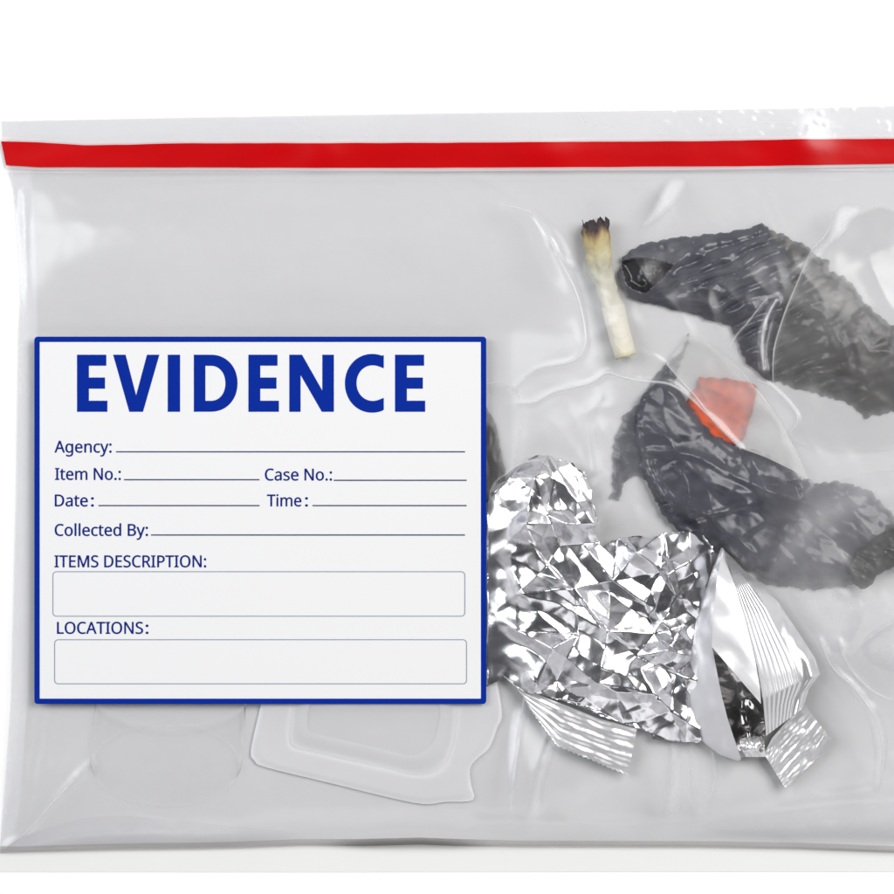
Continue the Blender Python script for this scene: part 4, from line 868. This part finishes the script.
# heading EVIDENCE
T0, T1 = 354.7, 411.8
def LE(x0, xt, xm, xb):
    return [(x0, T0), (xt, T0), (xt, 365.7), (x0 + 11.9, 365.7), (x0 + 11.9, 377.5), (xm, 377.5), (xm, 388.7), (x0 + 11.9, 388.7), (x0 + 11.9, 400.7), (xb, 400.7), (xb, T1), (x0, T1)]
def arc(cx, cy, rx, ry, a0, a1, n, p=2.0):
    r = []
    for k in range(n + 1):
        a = math.radians(a0 + (a1 - a0) * k / n); c, s_ = math.cos(a), math.sin(a)
        r.append((cx + rx * math.copysign(abs(c) ** (2 / p), c), cy + ry * math.copysign(abs(s_) ** (2 / p), s_)))
    return r
HD = []
HD.append(LE(77, 106.3, 105, 107.4))
HD.append([(113.1, T0), (125.6, T0), (136.1, 395.4), (147, T0), (159.4, T0), (143, T1), (129.3, T1)])
HD.append([(167.7, T0), (180.1, T0), (180.1, T1), (167.7, T1)])
HD.append([(193.8, T0), (211, T0)] + arc(211, 383.2, 26.5, 28.5, -90, 90, 28, 2.1) + [(193.8, T1)])
HD.append([(205.4, 365.8), (211, 365.8)] + arc(211, 383.3, 14.4, 17.5, -90, 90, 24, 2.1)[1:] + [(205.4, 400.8)])
HD.append(LE(248.4, 277.5, 276.5, 278.9))
HD.append([(289.3, T0), (302, T0), (322.3, 390.5), (322.3, T0), (333.9, T0), (333.9, T1), (321.8, T1), (300.6, 375), (300.6, T1), (289.3, T1)])
oc = arc(372.2, 383.3, 27.3, 29.4, -65, -295, 40, 2.05); ic = arc(372.8, 383.1, 16.3, 17.8, -298, -62, 34, 2.05)
HD.append([(383.8, 355.2)] + [q for q in oc if q[0] < 383.2] + [(383.8, 409.8), (383.8, 397.8)] + [q for q in ic if q[0] < 380] + [(383.8, 368.3)])
HD.append(LE(395, 424.1, 422.9, 425.2))
contour_mesh('heading', HD, TZ, M_blue, label)

# ------------------------------------------------------------------ camera, light, world
cam = bpy.data.cameras.new('camera'); co = bpy.data.objects.new('camera', cam); COL.objects.link(co)
co.location = (0, 0, CAMZ); cam.sensor_width = 36; cam.lens = 36 * CAMZ / (894 * S); cam.clip_start = .02; cam.clip_end = 100
SC.camera = co
def area(name, loc, size, power, col=(1, 1, 1), target=(0, 0, 0), sy=None):
    l = bpy.data.lights.new(name, 'AREA'); l.energy = power; l.size = size; l.color = col
    if sy: l.shape = 'RECTANGLE'; l.size_y = sy
    o = bpy.data.objects.new(name, l); COL.objects.link(o); o.location = loc
    o.rotation_euler = (Vector(target) - Vector(loc)).to_track_quat('-Z', 'Y').to_euler()
    return o
area('softbox_key', (.64, .42, .88), .85, 12.7, (1, .99, .98), sy=.6)
area('softbox_fill', (-.75, .30, .75), .50, 6.8, (.96, .98, 1), sy=.75)
area('added_front_light', (.10, -.80, .62), .9, 1.15, (1, 1, 1), sy=.32)  # unseen lamp added to put highlights on the bag's lower film
w = bpy.data.worlds.new('World'); SC.world = w; w.use_nodes = True
nt = w.node_tree; bg = nt.nodes['Background']
tc = nt.nodes.new('ShaderNodeTexCoord'); sx = nt.nodes.new('ShaderNodeSeparateXYZ'); cr = nt.nodes.new('ShaderNodeValToRGB')
nt.links.new(tc.outputs['Generated'], sx.inputs[0]); nt.links.new(sx.outputs['Z'], cr.inputs[0])
el = cr.color_ramp.elements
el[0].position = 0; el[0].color = (.55, .55, .56, 1); el[1].position = 1; el[1].color = (.05, .052, .06, 1)
for p_, c_ in ((.25, 1.05), (.42, .66), (.60, .17), (.78, .05)):
    e = el.new(p_); e.color = (c_, c_, c_ * 1.01, 1)
tn = nt.nodes.new('ShaderNodeTexNoise'); tn.inputs['Scale'].default_value = 2.6; tn.inputs['Detail'].default_value = 1
mr = nt.nodes.new('ShaderNodeMapRange'); mr.inputs['From Min'].default_value = .35; mr.inputs['From Max'].default_value = .65; mr.inputs['To Min'].default_value = .5; mr.inputs['To Max'].default_value = 1.3
vm = nt.nodes.new('ShaderNodeVectorMath'); vm.operation = 'SCALE'
nt.links.new(tc.outputs['Generated'], tn.inputs['Vector']); nt.links.new(tn.outputs[0], mr.inputs['Value'])
nt.links.new(cr.outputs[0], vm.inputs[0]); nt.links.new(mr.outputs[0], vm.inputs['Scale'])
nt.links.new(vm.outputs[0], bg.inputs[0]); bg.inputs[1].default_value = .76
SC.render.engine = 'CYCLES'
cy = SC.cycles
cy.use_denoising = True
cy.max_bounces = 10; cy.transparent_max_bounces = 24; cy.glossy_bounces = 5; cy.diffuse_bounces = 4; cy.sample_clamp_indirect = 6
cy.caustics_reflective = False; cy.caustics_refractive = False
SC.view_settings.view_transform = 'Standard'; SC.view_settings.look = 'None'; SC.view_settings.exposure = 0
